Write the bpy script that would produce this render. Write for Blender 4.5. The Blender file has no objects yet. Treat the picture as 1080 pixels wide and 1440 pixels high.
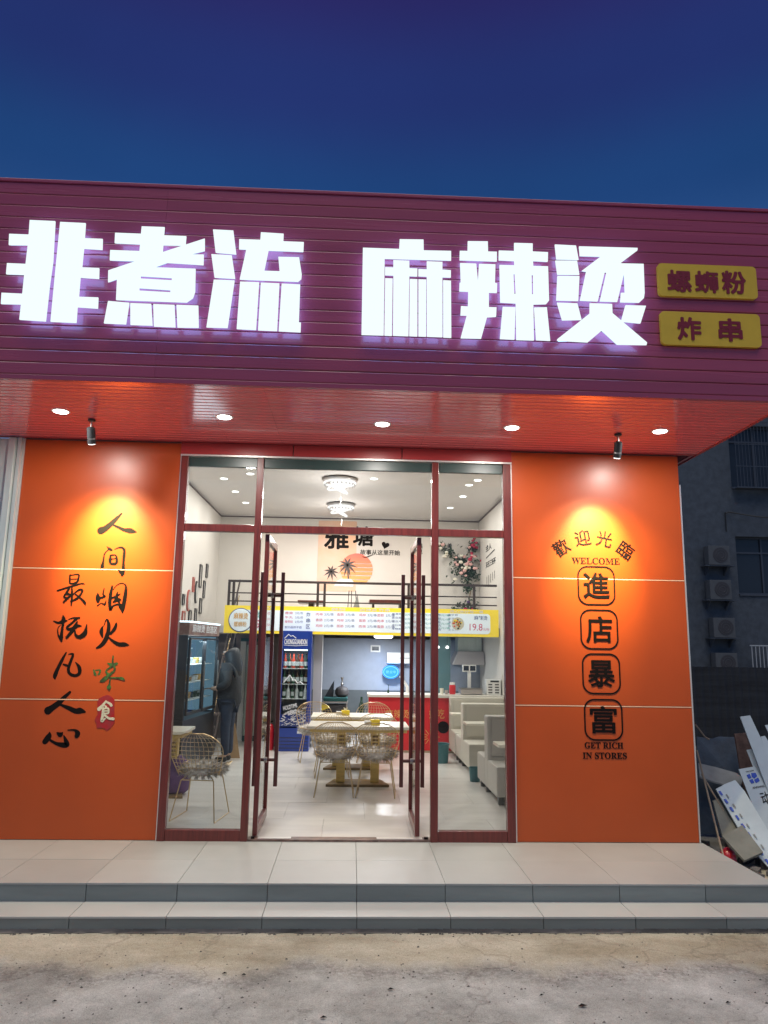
import bpy, bmesh, math, random
from mathutils import Vector, Matrix
from mathutils.geometry import tessellate_polygon

SC = bpy.context.scene
COL = SC.collection
R = math.radians
rnd = random.Random(7)

# ---------------------------------------------------------------- camera
cam = bpy.data.cameras.new('camera')
cam.sensor_fit = 'HORIZONTAL'
cam.sensor_width = 36.0
cam.lens = 36.0 * 1040 / 1080
cam.clip_end = 500
cam_o = bpy.data.objects.new('camera', cam)
COL.objects.link(cam_o)
pitch, yaw, roll = R(10.3), R(2.4), R(0.9)
fw = Vector((math.sin(yaw) * math.cos(pitch), math.cos(yaw) * math.cos(pitch), math.sin(pitch)))
r0 = Vector((math.cos(yaw), -math.sin(yaw), 0))
u0 = r0.cross(fw)
rt = math.cos(roll) * r0 + math.sin(roll) * u0
up = -math.sin(roll) * r0 + math.cos(roll) * u0
M = Matrix((rt, up, -fw)).transposed().to_4x4()
M.translation = Vector((0, -7.16, 1.75))
cam_o.matrix_world = M
SC.camera = cam_o

# ---------------------------------------------------------------- dusk sky
w = bpy.data.worlds.new('World')
SC.world = w
w.use_nodes = True
nt = w.node_tree
nt.nodes.clear()
wo = nt.nodes.new('ShaderNodeOutputWorld')
bg = nt.nodes.new('ShaderNodeBackground')
tc = nt.nodes.new('ShaderNodeTexCoord')
sep = nt.nodes.new('ShaderNodeSeparateXYZ')
ramp = nt.nodes.new('ShaderNodeValToRGB')
nt.links.new(tc.outputs['Generated'], sep.inputs[0])
nt.links.new(sep.outputs['Z'], ramp.inputs[0])
nz_ = nt.nodes.new('ShaderNodeTexNoise')          # faint unevenness of the high haze
nz_.inputs['Scale'].default_value = 2.2
nz_.inputs['Detail'].default_value = 4
mr_ = nt.nodes.new('ShaderNodeMapRange')
mr_.inputs[1].default_value, mr_.inputs[2].default_value = .3, .7
mr_.inputs[3].default_value, mr_.inputs[4].default_value = .90, 1.10
vm_ = nt.nodes.new('ShaderNodeVectorMath')
vm_.operation = 'SCALE'
nt.links.new(tc.outputs['Generated'], nz_.inputs['Vector'])
nt.links.new(nz_.outputs[0], mr_.inputs[0])
nt.links.new(ramp.outputs[0], vm_.inputs[0])
nt.links.new(mr_.outputs[0], vm_.inputs['Scale'])
nt.links.new(vm_.outputs[0], bg.inputs[0])
nt.links.new(bg.outputs[0], wo.inputs[0])
cr = ramp.color_ramp
cr.interpolation = 'EASE'
stops = [(0.0, (.15, .26, .42)), (0.2, (.10, .19, .38)), (0.42, (.030, .095, .27)), (0.545, (.0135, .055, .190)),
         (0.64, (.017, .033, .155)), (0.74, (.024, .018, .115)), (1.0, (.018, .010, .075))]
while len(cr.elements) < len(stops):
    cr.elements.new(0.5)
for e, (p, c) in zip(cr.elements, stops):
    e.position = p
    e.color = (*c, 1)
bg.inputs[1].default_value = 1.0

sun = bpy.data.lights.new('dusk_fill', 'SUN')       # very soft fill added high behind the camera to brighten the ground
sun.energy = 1.25
sun.angle = R(50)
sun.color = (1.0, .975, .93)
sun_o = bpy.data.objects.new('dusk_fill', sun)
COL.objects.link(sun_o)
sun_o.rotation_euler = (R(24), 0, R(-10))

SC.view_settings.view_transform = 'Standard'
SC.view_settings.look = 'None'
SC.view_settings.exposure = 0
SC.view_settings.gamma = 1
SC.view_settings.use_curve_mapping = False
SC.cycles.use_denoising = True
SC.cycles.max_bounces = 8
SC.cycles.transparent_max_bounces = 16
SC.cycles.sample_clamp_indirect = 4
SC.cycles.caustics_reflective = False
SC.cycles.caustics_refractive = False

# ---------------------------------------------------------------- materials
def mat(name, col, rough=.5, metal=0.0, coat=0.0, var=0.0, vscale=6.0, bump=0.0, bscale=60.0, col2=None, stretch=None, emit=None, estr=0.0, spec=None, coat_r=.08):
    m = bpy.data.materials.new(name)
    m.use_nodes = True
    n = m.node_tree
    p = n.nodes['Principled BSDF']
    p.inputs['Base Color'].default_value = (*col, 1)
    p.inputs['Roughness'].default_value = rough
    p.inputs['Metallic'].default_value = metal
    p.inputs['Coat Weight'].default_value = coat
    p.inputs['Coat Roughness'].default_value = coat_r
    if spec is not None:
        p.inputs['Specular IOR Level'].default_value = spec
    if emit:
        p.inputs['Emission Color'].default_value = (*emit, 1)
        p.inputs['Emission Strength'].default_value = estr
    if var or bump or col2:
        t = n.nodes.new('ShaderNodeTexCoord')
        mp = n.nodes.new('ShaderNodeMapping')
        n.links.new(t.outputs['Object'], mp.inputs[0])
        if stretch:
            mp.inputs['Scale'].default_value = stretch
    if var or col2:
        nz = n.nodes.new('ShaderNodeTexNoise')
        nz.inputs['Scale'].default_value = vscale
        nz.inputs['Detail'].default_value = 6
        nz.inputs['Roughness'].default_value = .6
        n.links.new(mp.outputs[0], nz.inputs['Vector'])
        rp = n.nodes.new('ShaderNodeValToRGB')
        rp.color_ramp.elements[0].position = .33
        rp.color_ramp.elements[1].position = .67
        a = col2 if col2 else tuple(c * (1 - var) for c in col)
        b = col if col2 else tuple(min(1, c * (1 + var)) for c in col)
        rp.color_ramp.elements[0].color = (*a, 1)
        rp.color_ramp.elements[1].color = (*b, 1)
        n.links.new(nz.outputs[0], rp.inputs[0])
        n.links.new(rp.outputs[0], p.inputs['Base Color'])
        mr = n.nodes.new('ShaderNodeMapRange')
        mr.inputs[3].default_value = max(0, rough - .06)
        mr.inputs[4].default_value = min(1, rough + .06)
        n.links.new(nz.outputs[0], mr.inputs[0])
        n.links.new(mr.outputs[0], p.inputs['Roughness'])
    if bump:
        nb = n.nodes.new('ShaderNodeTexNoise')
        nb.inputs['Scale'].default_value = bscale
        nb.inputs['Detail'].default_value = 5
        n.links.new(mp.outputs[0], nb.inputs['Vector'])
        bn = n.nodes.new('ShaderNodeBump')
        bn.inputs['Strength'].default_value = bump
        bn.inputs['Distance'].default_value = .02
        n.links.new(nb.outputs[0], bn.inputs['Height'])
        n.links.new(bn.outputs[0], p.inputs['Normal'])
    return m


def glow(name, col, strength):
    m = bpy.data.materials.new(name)
    m.use_nodes = True
    n = m.node_tree
    n.nodes.clear()
    o = n.nodes.new('ShaderNodeOutputMaterial')
    e = n.nodes.new('ShaderNodeEmission')
    e.inputs[0].default_value = (*col, 1)
    e.inputs[1].default_value = strength
    n.links.new(e.outputs[0], o.inputs[0])
    return m


def glass(name, tint=(.90, .92, .92), ior=1.6):
    m = bpy.data.materials.new(name)
    m.use_nodes = True
    n = m.node_tree
    n.nodes.clear()
    o = n.nodes.new('ShaderNodeOutputMaterial')
    mx = n.nodes.new('ShaderNodeMixShader')
    fr = n.nodes.new('ShaderNodeFresnel')
    fr.inputs[0].default_value = ior
    tr = n.nodes.new('ShaderNodeBsdfTransparent')
    tr.inputs[0].default_value = (*tint, 1)
    gl = n.nodes.new('ShaderNodeBsdfGlossy')
    gl.inputs['Roughness'].default_value = .02
    geo = n.nodes.new('ShaderNodeNewGeometry')      # reflect on the side that faces the ray, pass straight out of the other
    front = n.nodes.new('ShaderNodeMath')
    front.operation = 'SUBTRACT'
    front.inputs[0].default_value = 1.0
    n.links.new(geo.outputs['Backfacing'], front.inputs[1])
    fac = n.nodes.new('ShaderNodeMath')
    fac.operation = 'MULTIPLY'
    n.links.new(fr.outputs[0], fac.inputs[0])
    n.links.new(front.outputs[0], fac.inputs[1])
    n.links.new(fac.outputs[0], mx.inputs[0])
    n.links.new(tr.outputs[0], mx.inputs[1])
    n.links.new(gl.outputs[0], mx.inputs[2])
    n.links.new(mx.outputs[0], o.inputs[0])
    return m


def concrete_ground():
    m = mat('ground_concrete', (.20, .165, .115), .85)
    n = m.node_tree
    L = n.links
    p = n.nodes['Principled BSDF']
    t = n.nodes.new('ShaderNodeTexCoord')

    def noise(s, d=6, r=.6, sc=(1, 1, 1)):
        mp = n.nodes.new('ShaderNodeMapping')
        mp.inputs['Scale'].default_value = sc
        L.new(t.outputs['Object'], mp.inputs[0])
        z = n.nodes.new('ShaderNodeTexNoise')
        z.inputs['Scale'].default_value = s
        z.inputs['Detail'].default_value = d
        z.inputs['Roughness'].default_value = r
        L.new(mp.outputs[0], z.inputs['Vector'])
        return z.outputs[0]

    def ramp(fac, a, b, pa, pb):
        q = n.nodes.new('ShaderNodeValToRGB')
        q.color_ramp.elements[0].position = pa
        q.color_ramp.elements[1].position = pb
        q.color_ramp.elements[0].color = (*a, 1)
        q.color_ramp.elements[1].color = (*b, 1)
        L.new(fac, q.inputs[0])
        return q.outputs[0]

    def mix(fac, a, b, mode='MIX'):
        q = n.nodes.new('ShaderNodeMix')
        q.data_type = 'RGBA'
        q.blend_type = mode
        if isinstance(fac, float):
            q.inputs[0].default_value = fac
        else:
            L.new(fac, q.inputs[0])
        L.new(a, q.inputs[6])
        L.new(b, q.inputs[7])
        return q.outputs[2]
    # smooth mortar apron next to the step, older gritty grey concrete beyond a wavering edge
    sx = n.nodes.new('ShaderNodeSeparateXYZ')
    L.new(t.outputs['Object'], sx.inputs[0])
    wob = noise(.9, 7, .65, (1, .6, 1))
    add = n.nodes.new('ShaderNodeMath')
    add.operation = 'MULTIPLY_ADD'
    add.inputs[1].default_value = 1.0
    L.new(wob, add.inputs[0])
    L.new(sx.outputs['Y'], add.inputs[2])
    edge = n.nodes.new('ShaderNodeMapRange')
    edge.inputs[1].default_value = -1.72
    edge.inputs[2].default_value = -1.50
    L.new(add.outputs[0], edge.inputs[0])
    smooth = ramp(noise(1.6, 6, .62, (.7, 1.6, 1)), (.35, .31, .215), (.58, .54, .43), .33, .66)
    grit = ramp(noise(2.4, 9, .75), (.31, .312, .29), (.62, .625, .585), .30, .68)
    base = mix(edge.outputs[0], grit, smooth)
    specks = ramp(noise(38, 8, .8), (0.45, 0.43, 0.42), (1, 1, 1), .33, .47)
    base = mix(.5, base, specks, 'MULTIPLY')
    pale = ramp(noise(90, 2, .5), (0, 0, 0), (.11, .105, .095), .66, .74)
    base = mix(1.0, base, pale, 'ADD')
    # hairline cracks and a crumbled dark seam where the apron ends
    wv = n.nodes.new('ShaderNodeVectorMath')
    wv.operation = 'ADD'
    nv = n.nodes.new('ShaderNodeTexNoise')
    nv.inputs['Scale'].default_value = 2.5
    nv.inputs['Detail'].default_value = 6
    L.new(t.outputs['Object'], nv.inputs['Vector'])
    L.new(t.outputs['Object'], wv.inputs[0])
    L.new(nv.outputs['Color'], wv.inputs[1])
    vo = n.nodes.new('ShaderNodeTexVoronoi')
    vo.feature = 'DISTANCE_TO_EDGE'
    vo.inputs['Scale'].default_value = .55
    L.new(wv.outputs[0], vo.inputs['Vector'])
    base = mix(.3, base, ramp(vo.outputs[0], (.25, .22, .2), (1, 1, 1), .002, .011), 'MULTIPLY')
    seam = n.nodes.new('ShaderNodeMapRange')
    seam.inputs[1].default_value = 0.0
    seam.inputs[2].default_value = .16
    ab = n.nodes.new('ShaderNodeMath')
    ab.operation = 'ADD'
    ab.inputs[1].default_value = 1.72
    L.new(add.outputs[0], ab.inputs[0])
    ab2 = n.nodes.new('ShaderNodeMath')
    ab2.operation = 'ABSOLUTE'
    L.new(ab.outputs[0], ab2.inputs[0])
    L.new(ab2.outputs[0], seam.inputs[0])
    gritty = ramp(noise(30, 9, .85), (.50, .47, .45), (1, 1, 1), .42, .60)
    base = mix(seam.outputs[0], mix(1.0, base, gritty, 'MULTIPLY'), base)
    stain = ramp(noise(1.1, 5, .7), (.76, .75, .72), (1.05, 1.05, 1.04), .36, .58)
    base = mix(1.0, base, stain, 'MULTIPLY')
    fine = ramp(noise(160, 4, .7), (.72, .72, .72), (1.16, 1.16, 1.15), .36, .64)
    base = mix(1.0, base, fine, 'MULTIPLY')
    L.new(base, p.inputs['Base Color'])
    h = n.nodes.new('ShaderNodeMath')
    h.operation = 'MULTIPLY_ADD'
    h.inputs[1].default_value = .35
    L.new(noise(45, 6, .7), h.inputs[0])
    L.new(noise(3, 8, .6), h.inputs[2])
    bn = n.nodes.new('ShaderNodeBump')
    bn.inputs['Strength'].default_value = .8
    bn.inputs['Distance'].default_value = .06
    L.new(h.outputs[0], bn.inputs['Height'])
    L.new(bn.outputs[0], p.inputs['Normal'])
    return m


MT = dict(
    orange=mat('orange_cladding', (.47, .070, .005), .40, coat=.30, var=.05, vscale=1.3, coat_r=.30, bump=.10, bscale=2.2),
    joint=mat('joint_sealant', (.85, .55, .38), .6),
    edge_trim=mat('aluminium_edge_trim', (.75, .72, .68), .35, .6),
    wine=mat('wine_fascia_slat', (.42, .068, .115), .27, coat=.6, var=.08, vscale=1.0, stretch=(.3, 1, 6), coat_r=.1),
    redslat=mat('red_soffit_slat', (.90, .17, .19), .24, coat=.9, var=.02, vscale=1.0, stretch=(.3, 6, 1), coat_r=.1),
    trimred=mat('red_header_trim', (.42, .045, .045), .3, coat=.4),
    yellow=mat('yellow_sign_panel', (.80, .50, .04), .45, var=.05),
    signred=mat('dark_red_sign_print', (.24, .012, .03), .5),
    black=mat('black_lettering', (.006, .004, .004), .6, spec=.15),
    sealred=mat('red_seal', (.36, .008, .010), .5, col2=(.28, .03, .035), vscale=18),
    headerdark=mat('dull_red_header', (.16, .06, .05), .5, col2=(.30, .22, .18), vscale=6),
    sealwhite=mat('cream_lettering', (.72, .68, .52), .6, col2=(.45, .45, .35), vscale=80),
    leafprint=mat('green_black_lettering', (.05, .16, .03), .6, col2=(.02, .012, .008), vscale=22),
    wood=mat('reddish_wood_frame', (.135, .020, .015), .36, coat=.35, var=.3, vscale=5, stretch=(8, 8, .6)),
    darkwood=mat('dark_wood_handle', (.085, .018, .014), .38, coat=.3, var=.25, vscale=5, stretch=(8, 8, .6)),
    header=mat('dark_green_reflection', (.030, .060, .055), .35, var=.3, vscale=1.5),  # reflection under the header, put into the colour of a solid bar
    chrome=mat('steel_bracket', (.45, .43, .42), .3, 1.0),
    tile=mat('beige_platform_tile', (.355, .365, .345), .42, var=.07, vscale=1.2, bump=.05, bscale=9),
    treadtile=mat('pale_tread_tile', (.42, .43, .40), .45, var=.06, vscale=1.2),
    grout=mat('grout', (.13, .12, .11), .9),
    riser=mat('grey_riser_tile', (.21, .235, .222), .5, var=.14, vscale=1.8, stretch=(.5, 1, 4)),
    ground=concrete_ground(),
    pebble=mat('grit', (.11, .10, .09), .9, var=.5, vscale=3),
    floor=mat('pale_floor_tile', (.60, .575, .535), .30, var=.09, vscale=2.2, stretch=(.35, 2.4, 1), bump=.03, bscale=4),
    sill=mat('brown_marble_sill', (.16, .10, .08), .3, var=.5, vscale=9),
    plaster=mat('pale_plaster', (.66, .62, .57), .75, var=.03, vscale=1.5),
    ceiling=mat('ceiling_white', (.70, .66, .63), .55, var=.02),
    cornice=mat('cornice_line', (.13, .10, .09), .6),
    kitwall=mat('blue_grey_wall', (.33, .37, .45), .6, var=.05),
    kitdark=mat('dark_grey_wainscot', (.12, .14, .155), .5, var=.1),
    brownwall=mat('brown_grey_wall', (.17, .15, .15), .7, var=.1),  # plain brown-grey of the partition and stair
    slabwhite=mat('mezzanine_slab', (.5, .5, .5), .7),
    iron=mat('dark_iron', (.055, .042, .038), .45, .3),
    gold=mat('gold_wire', (.62, .47, .27), .35, .85),
    fur=mat('grey_fur', (.66, .62, .56), .95, col2=(.30, .27, .24), vscale=9),
    marble=mat('white_table_top', (.80, .76, .64), .3, var=.05, vscale=4),
    goldwood=mat('golden_wood', (.66, .48, .15), .4, var=.15, vscale=4, stretch=(1, 1, 6)),
    browntop=mat('brown_base_plate', (.22, .15, .07), .4, var=.2),
    sofa=mat('cream_leather', (.58, .55, .47), .5, var=.04, vscale=3, bump=.08, bscale=14),
    sofagrey=mat('grey_leather', (.52, .50, .45), .5, var=.05, vscale=3, bump=.08, bscale=14),
    sofaleg=mat('dark_sofa_leg', (.10, .10, .09), .5),
    blue=mat('blue_cooler_body', (.012, .045, .30), .3, coat=.4),
    blackbody=mat('black_cooler_body', (.025, .027, .03), .35),
    white=mat('white_plastic', (.78, .78, .76), .4),
    offwhite=mat('offwhite_print', (.75, .78, .82), .5),
    shelf=mat('white_wire_shelf', (.75, .75, .73), .4),
    bottle=mat('green_glass_bottle', (.02, .06, .03), .15, coat=.5),
    bottlebrown=mat('brown_glass_bottle', (.07, .035, .02), .15, coat=.5),
    bottlered=mat('red_drink_bottle', (.50, .06, .03), .2, coat=.5),
    bottlelabel=mat('bottle_label', (.60, .62, .60), .5),
    coolerback=mat('cooler_liner', (.20, .21, .21), .5),
    redcounter=mat('red_counter_front', (.62, .025, .035), .4, var=.04),
    goldprint=mat('gold_print', (.72, .42, .12), .5),
    counterbeige=mat('speckled_beige_stone', (.52, .46, .33), .5, var=.18, vscale=40),
    countertop=mat('pale_counter_top', (.72, .69, .62), .35),
    steel=mat('brushed_steel', (.50, .47, .46), .38, .9),
    hood=mat('painted_hood', (.55, .50, .49), .4),
    dgreen=mat('dark_green_cloth', (.02, .10, .10), .8),
    yellowbox=mat('yellow_box', (.80, .60, .03), .5),
    tealbin=mat('teal_bin', (.05, .17, .19), .45),
    redpaint=mat('red_extinguisher', (.55, .02, .03), .3, coat=.5),
    greendoor=mat('pale_green_door', (.36, .46, .40), .5, var=.04),
    doorwhite=mat('white_jamb', (.60, .62, .60), .5),
    frame_dark=mat('dark_photo_frame', (.05, .04, .035), .4),
    frame_red=mat('reddish_photo_frame', (.45, .12, .09), .4),
    photo=mat('pale_photo', (.62, .60, .56), .5, col2=(.35, .33, .30), vscale=14),
    banner_y=mat('yellow_banner', (.86, .66, .05), .5, emit=(.95, .72, .06), estr=.18),  # faint self-glow put into the banner, which is no lamp
    banner_w=mat('pale_blue_banner', (.72, .82, .88), .5, emit=(.75, .85, .9), estr=.20),  # emission added to the print field to keep it bright
    txt_dark=mat('menu_print_navy', (.08, .12, .30), .6),
    txt_red=mat('menu_print_red', (.60, .06, .16), .6),
    txt_teal=mat('menu_print_teal', (.05, .38, .36), .6),
    food=mat('food_photo', (.75, .30, .08), .6, col2=(.30, .42, .10), vscale=45),
    sunset=None,
    skin=mat('skin', (.52, .33, .24), .55),
    hair=mat('black_hair', (.018, .020, .022), .5),
    jacket=mat('black_jacket', (.011, .014, .017), .7, var=.3, vscale=14, bump=.4, bscale=18),
    jeans=mat('blue_jeans', (.018, .030, .055), .85, var=.25, vscale=12),
    shoe=mat('dark_shoe', (.02, .02, .02), .5),
    card=mat('cardboard', (.38, .25, .13), .85, var=.12),
    pink=mat('pink_plastic_bag', (.72, .05, .20), .45, var=.15),
    purple=mat('purple_fabric', (.10, .05, .14), .8, var=.3),
    zinc=mat('galvanised_sheet', (.62, .70, .66), .42, .25, var=.12, vscale=3, stretch=(3, 3, .5)),
    nbwall=mat('mosaic_tile_wall', (.075, .088, .105), .7, var=.22, vscale=4, bump=.3, bscale=30),
    nbdark=mat('dark_window_opening', (.025, .03, .04), .25),
    nbframe=mat('window_frame_grey', (.07, .08, .10), .5),
    acbody=mat('grey_condenser_case', (.10, .105, .11), .6, var=.1),
    acdark=mat('condenser_grille', (.06, .055, .06), .6),
    fencedark=mat('dark_fence', (.028, .032, .040), .8, var=.35, vscale=2, stretch=(.4, 1, 5)),
    foam=mat('white_foam_board', (.50, .58, .62), .55, var=.05),
    foamblue=mat('blue_board_print', (.02, .07, .45), .5),
    tarp=mat('dark_blue_tarp', (.05, .075, .11), .6, var=.35, vscale=5, bump=.5, bscale=9),
    greysheet=mat('grey_sheet', (.24, .25, .245), .6, var=.15),
    greyboard=mat('grey_green_board', (.20, .20, .17), .7, var=.15),
    brownboard=mat('brown_board', (.14, .085, .07), .8, var=.3, vscale=14),
    pole=mat('brown_stick', (.30, .23, .17), .8),
    rubble=mat('rubble', (.13, .12, .11), .9, var=.4, vscale=8, bump=.5),
    rose=mat('red_rose', (.45, .03, .07), .6),
    rosep=mat('pink_rose', (.80, .48, .44), .6),
    rosew=mat('cream_rose', (.78, .74, .62), .6),
    leaf=mat('vine_leaf', (.045, .075, .04), .6, var=.3),
    cable=mat('black_cable', (.02, .02, .02), .6),
    roof=mat('roof_membrane', (.12, .12, .12), .9),
    render=mat('building_render', (.36, .34, .31), .85, var=.1),
    glass=glass('clear_glass'),
    coolglass=glass('cooler_glass', (.9, .94, .95)),
    neon=glow('blue_neon', (.05, .35, 1.0), 1.6),
    neonl=glow('pale_blue_neon', (.25, .75, 1.0), 1.3),
    face=glow('sign_face_white', (.92, 1.05, 1.05), 1.0),
    side=glow('sign_side_bluewhite', (.30, .42, .95), .8),
    back=glow('sign_halo_glow', (.24, .44, 1.0), 5.0),  # added glow, hidden behind the letters, for a halo on the slats
    lampw=glow('downlight_lens', (1.0, .97, .90), 14.0),
    lampin=glow('ceiling_lamp_lens', (1.0, .98, .94), 5.0),
    crystal=glow('lit_crystal', (1.0, .97, .93), 1.5),
    cooltube=glow('cooler_lamp', (.75, .92, 1.0), 3.0),
    linerglow=glow('cooler_liner_glow', (.26, .46, .60), .55),  # self-glow standing in for lamplight on the cooler lining
)


def sunset_mat():
    m = mat('sunset_print', (.80, .30, .16), .7)
    n = m.node_tree
    t = n.nodes.new('ShaderNodeTexCoord')
    s = n.nodes.new('ShaderNodeSeparateXYZ')
    q = n.nodes.new('ShaderNodeValToRGB')
    n.links.new(t.outputs['Generated'], s.inputs[0])
    n.links.new(s.outputs['Z'], q.inputs[0])
    q.color_ramp.elements[0].color = (.85, .42, .12, 1)
    q.color_ramp.elements[1].color = (.80, .16, .13, 1)
    n.links.new(q.outputs[0], n.nodes['Principled BSDF'].inputs['Base Color'])
    return m


MT['sunset'] = sunset_mat()


def vary(key, amount):
    """each tile or strip leaves the factory a touch lighter or darker than the next"""
    n = MT[key].node_tree
    p = n.nodes['Principled BSDF']
    src = p.inputs['Base Color'].links[0].from_socket
    oi = n.nodes.new('ShaderNodeObjectInfo')
    mr = n.nodes.new('ShaderNodeMapRange')
    mr.inputs[3].default_value, mr.inputs[4].default_value = 1 - amount, 1 + amount
    vm = n.nodes.new('ShaderNodeVectorMath')
    vm.operation = 'SCALE'
    n.links.new(oi.outputs['Random'], mr.inputs[0])
    n.links.new(src, vm.inputs[0])
    n.links.new(mr.outputs[0], vm.inputs['Scale'])
    n.links.new(vm.outputs[0], p.inputs['Base Color'])


for key_, am_ in (('tile', .05), ('treadtile', .04), ('riser', .12), ('wine', .05), ('redslat', .03), ('floor', .03), ('orange', .02)):
    vary(key_, am_)
MT['peach'] = mat('peach_wall_paint', (.78, .47, .30), .75, col2=(.74, .52, .42), vscale=2.0)

# ---------------------------------------------------------------- helpers
class B:
    """collects shapes, then links them as one mesh object"""
    def __init__(s):
        s.v = []
        s.f = []

    def add(s, vs, fs):
        k = len(s.v)
        s.v += [tuple(v) for v in vs]
        s.f += [tuple(i + k for i in f) for f in fs]
        return s

    def box(s, x0, x1, y0, y1, z0, z1):
        return s.add([(x0, y0, z0), (x1, y0, z0), (x1, y1, z0), (x0, y1, z0), (x0, y0, z1), (x1, y0, z1), (x1, y1, z1), (x0, y1, z1)],
                     [(3, 2, 1, 0), (4, 5, 6, 7), (0, 1, 5, 4), (1, 2, 6, 5), (2, 3, 7, 6), (3, 0, 4, 7)])

    def tube(s, pts, r, n=6, close=False):
        P = [Vector(p) for p in pts]
        rs = r if isinstance(r, (list, tuple)) else [r] * len(P)
        k = len(s.v)
        m = len(P)
        last = None
        for i, p in enumerate(P):
            a = P[(i - 1) % m] if (close or i > 0) else p
            b = P[(i + 1) % m] if (close or i < m - 1) else p
            d = (b - a).normalized()
            if last is None:
                u = d.orthogonal().normalized()
            else:
                u = (last - d * last.dot(d))
                u = u.normalized() if u.length > 1e-6 else d.orthogonal().normalized()
            last = u
            q = d.cross(u)
            for j in range(n):
                t = 2 * math.pi * j / n
                s.v.append(tuple(p + (u * math.cos(t) + q * math.sin(t)) * rs[i]))
        for i in range(m if close else m - 1):
            for j in range(n):
                a = k + i * n + j
                b = k + i * n + (j + 1) % n
                c = k + ((i + 1) % m) * n + (j + 1) % n
                d = k + ((i + 1) % m) * n + j
                s.f.append((a, b, c, d))
        if not close:
            s.f.append(tuple(k + j for j in range(n))[::-1])
            s.f.append(tuple(k + (m - 1) * n + j for j in range(n)))
        return s

    def lathe(s, prof, c=(0, 0, 0), n=16, axis='z'):
        k = len(s.v)
        for r, h in prof:
            for j in range(n):
                t = 2 * math.pi * j / n
                if axis == 'z':
                    s.v.append((c[0] + r * math.cos(t), c[1] + r * math.sin(t), c[2] + h))
                else:
                    s.v.append((c[0] + r * math.cos(t), c[1] + h, c[2] + r * math.sin(t)))
        for i in range(len(prof) - 1):
            for j in range(n):
                s.f.append((k + i * n + j, k + i * n + (j + 1) % n, k + (i + 1) * n + (j + 1) % n, k + (i + 1) * n + j))
        s.f.append(tuple(k + j for j in range(n))[::-1])
        s.f.append(tuple(k + (len(prof) - 1) * n + j for j in range(n)))
        return s

    def slab(s, pts, nrm_off):
        """a flat outline (3-D points) given thickness along nrm_off"""
        n = len(pts)
        P = [Vector(p) for p in pts]
        Q = [p + Vector(nrm_off) for p in P]
        tri = tessellate_polygon([P])
        k = len(s.v)
        s.v += [tuple(p) for p in P + Q]
        for t in tri:
            s.f.append(tuple(k + i for i in t))
            s.f.append(tuple(k + n + i for i in reversed(t)))
        for i in range(n):
            j = (i + 1) % n
            s.f.append((k + i, k + n + i, k + n + j, k + j))
        return s

    def data(s, name, m, bev=0, smooth=False, seg=2):
        me = bpy.data.meshes.new(name)
        me.from_pydata(s.v, [], s.f)
        bm = bmesh.new()
        bm.from_mesh(me)
        if bev:
            es = [e for e in bm.edges if len(e.link_faces) == 2 and e.calc_face_angle(0) > .6]
            bmesh.ops.bevel(bm, geom=es, offset=bev, segments=seg, affect='EDGES', profile=.6)
        bmesh.ops.recalc_face_normals(bm, faces=bm.faces)
        bm.to_mesh(me)
        bm.free()
        me.materials.append(MT[m] if isinstance(m, str) else m)
        if smooth:
            me.polygons.foreach_set('use_smooth', [True] * len(me.polygons))
            try:
                me.set_sharp_from_angle(angle=.7)
            except Exception:
                pass
        me.update()
        return me

    def build(s, name, m, parent=None, bev=0, smooth=False, seg=2):
        return link(name, s.data(name, m, bev, smooth, seg), parent)


def link(name, data, parent=None, loc=None, rz=None):
    o = bpy.data.objects.new(name, data)
    COL.objects.link(o)
    if parent is not None:
        o.parent = parent
    if loc is not None:
        o.location = loc
    if rz is not None:
        o.rotation_euler[2] = rz
    return o


def tag(o, label=None, cat=None, group=None, kind=None):
    if label:
        o['label'] = label
    if cat:
        o['category'] = cat
    if group:
        o['group'] = group
    if kind:
        o['kind'] = kind
    return o


def thing(name, label, cat, loc=(0, 0, 0), rz=0, group=None):
    o = link(name, None, None, loc, rz)
    o.empty_display_size = .1
    return tag(o, label, cat, group)


def struct(o):
    o['kind'] = 'structure'
    return o


def box(name, x0, x1, y0, y1, z0, z1, m, parent=None, bev=0):
    return B().box(x0, x1, y0, y1, z0, z1).build(name, m, parent, bev)


def copy_tree(o, parent=None):
    c = o.copy()
    COL.objects.link(c)
    c.parent = parent
    for ch in list(o.children):
        copy_tree(ch, c)
    return c


_gl = {}
def glyphs(body, off=0.0, res=3):
    """outline of a line of writing as vertices in a unit box (x, y) and faces"""
    key = (body, off, res)
    if key not in _gl:
        c = bpy.data.curves.new('writing', 'FONT')
        c.body = body
        c.offset = off
        c.resolution_u = res
        c.extrude = .5
        o = bpy.data.objects.new('writing', c)
        COL.objects.link(o)
        me = bpy.data.meshes.new_from_object(o.evaluated_get(bpy.context.evaluated_depsgraph_get()))
        vs = [v.co.copy() for v in me.vertices]
        fs = [tuple(p.vertices) for p in me.polygons]
        bpy.data.objects.remove(o)
        bpy.data.meshes.remove(me)
        x0, x1 = min(v.x for v in vs), max(v.x for v in vs)
        y0, y1 = min(v.y for v in vs), max(v.y for v in vs)
        _gl[key] = ([((v.x - x0) / (x1 - x0), (v.y - y0) / (y1 - y0), v.z) for v in vs], fs)
    return _gl[key]


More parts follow.
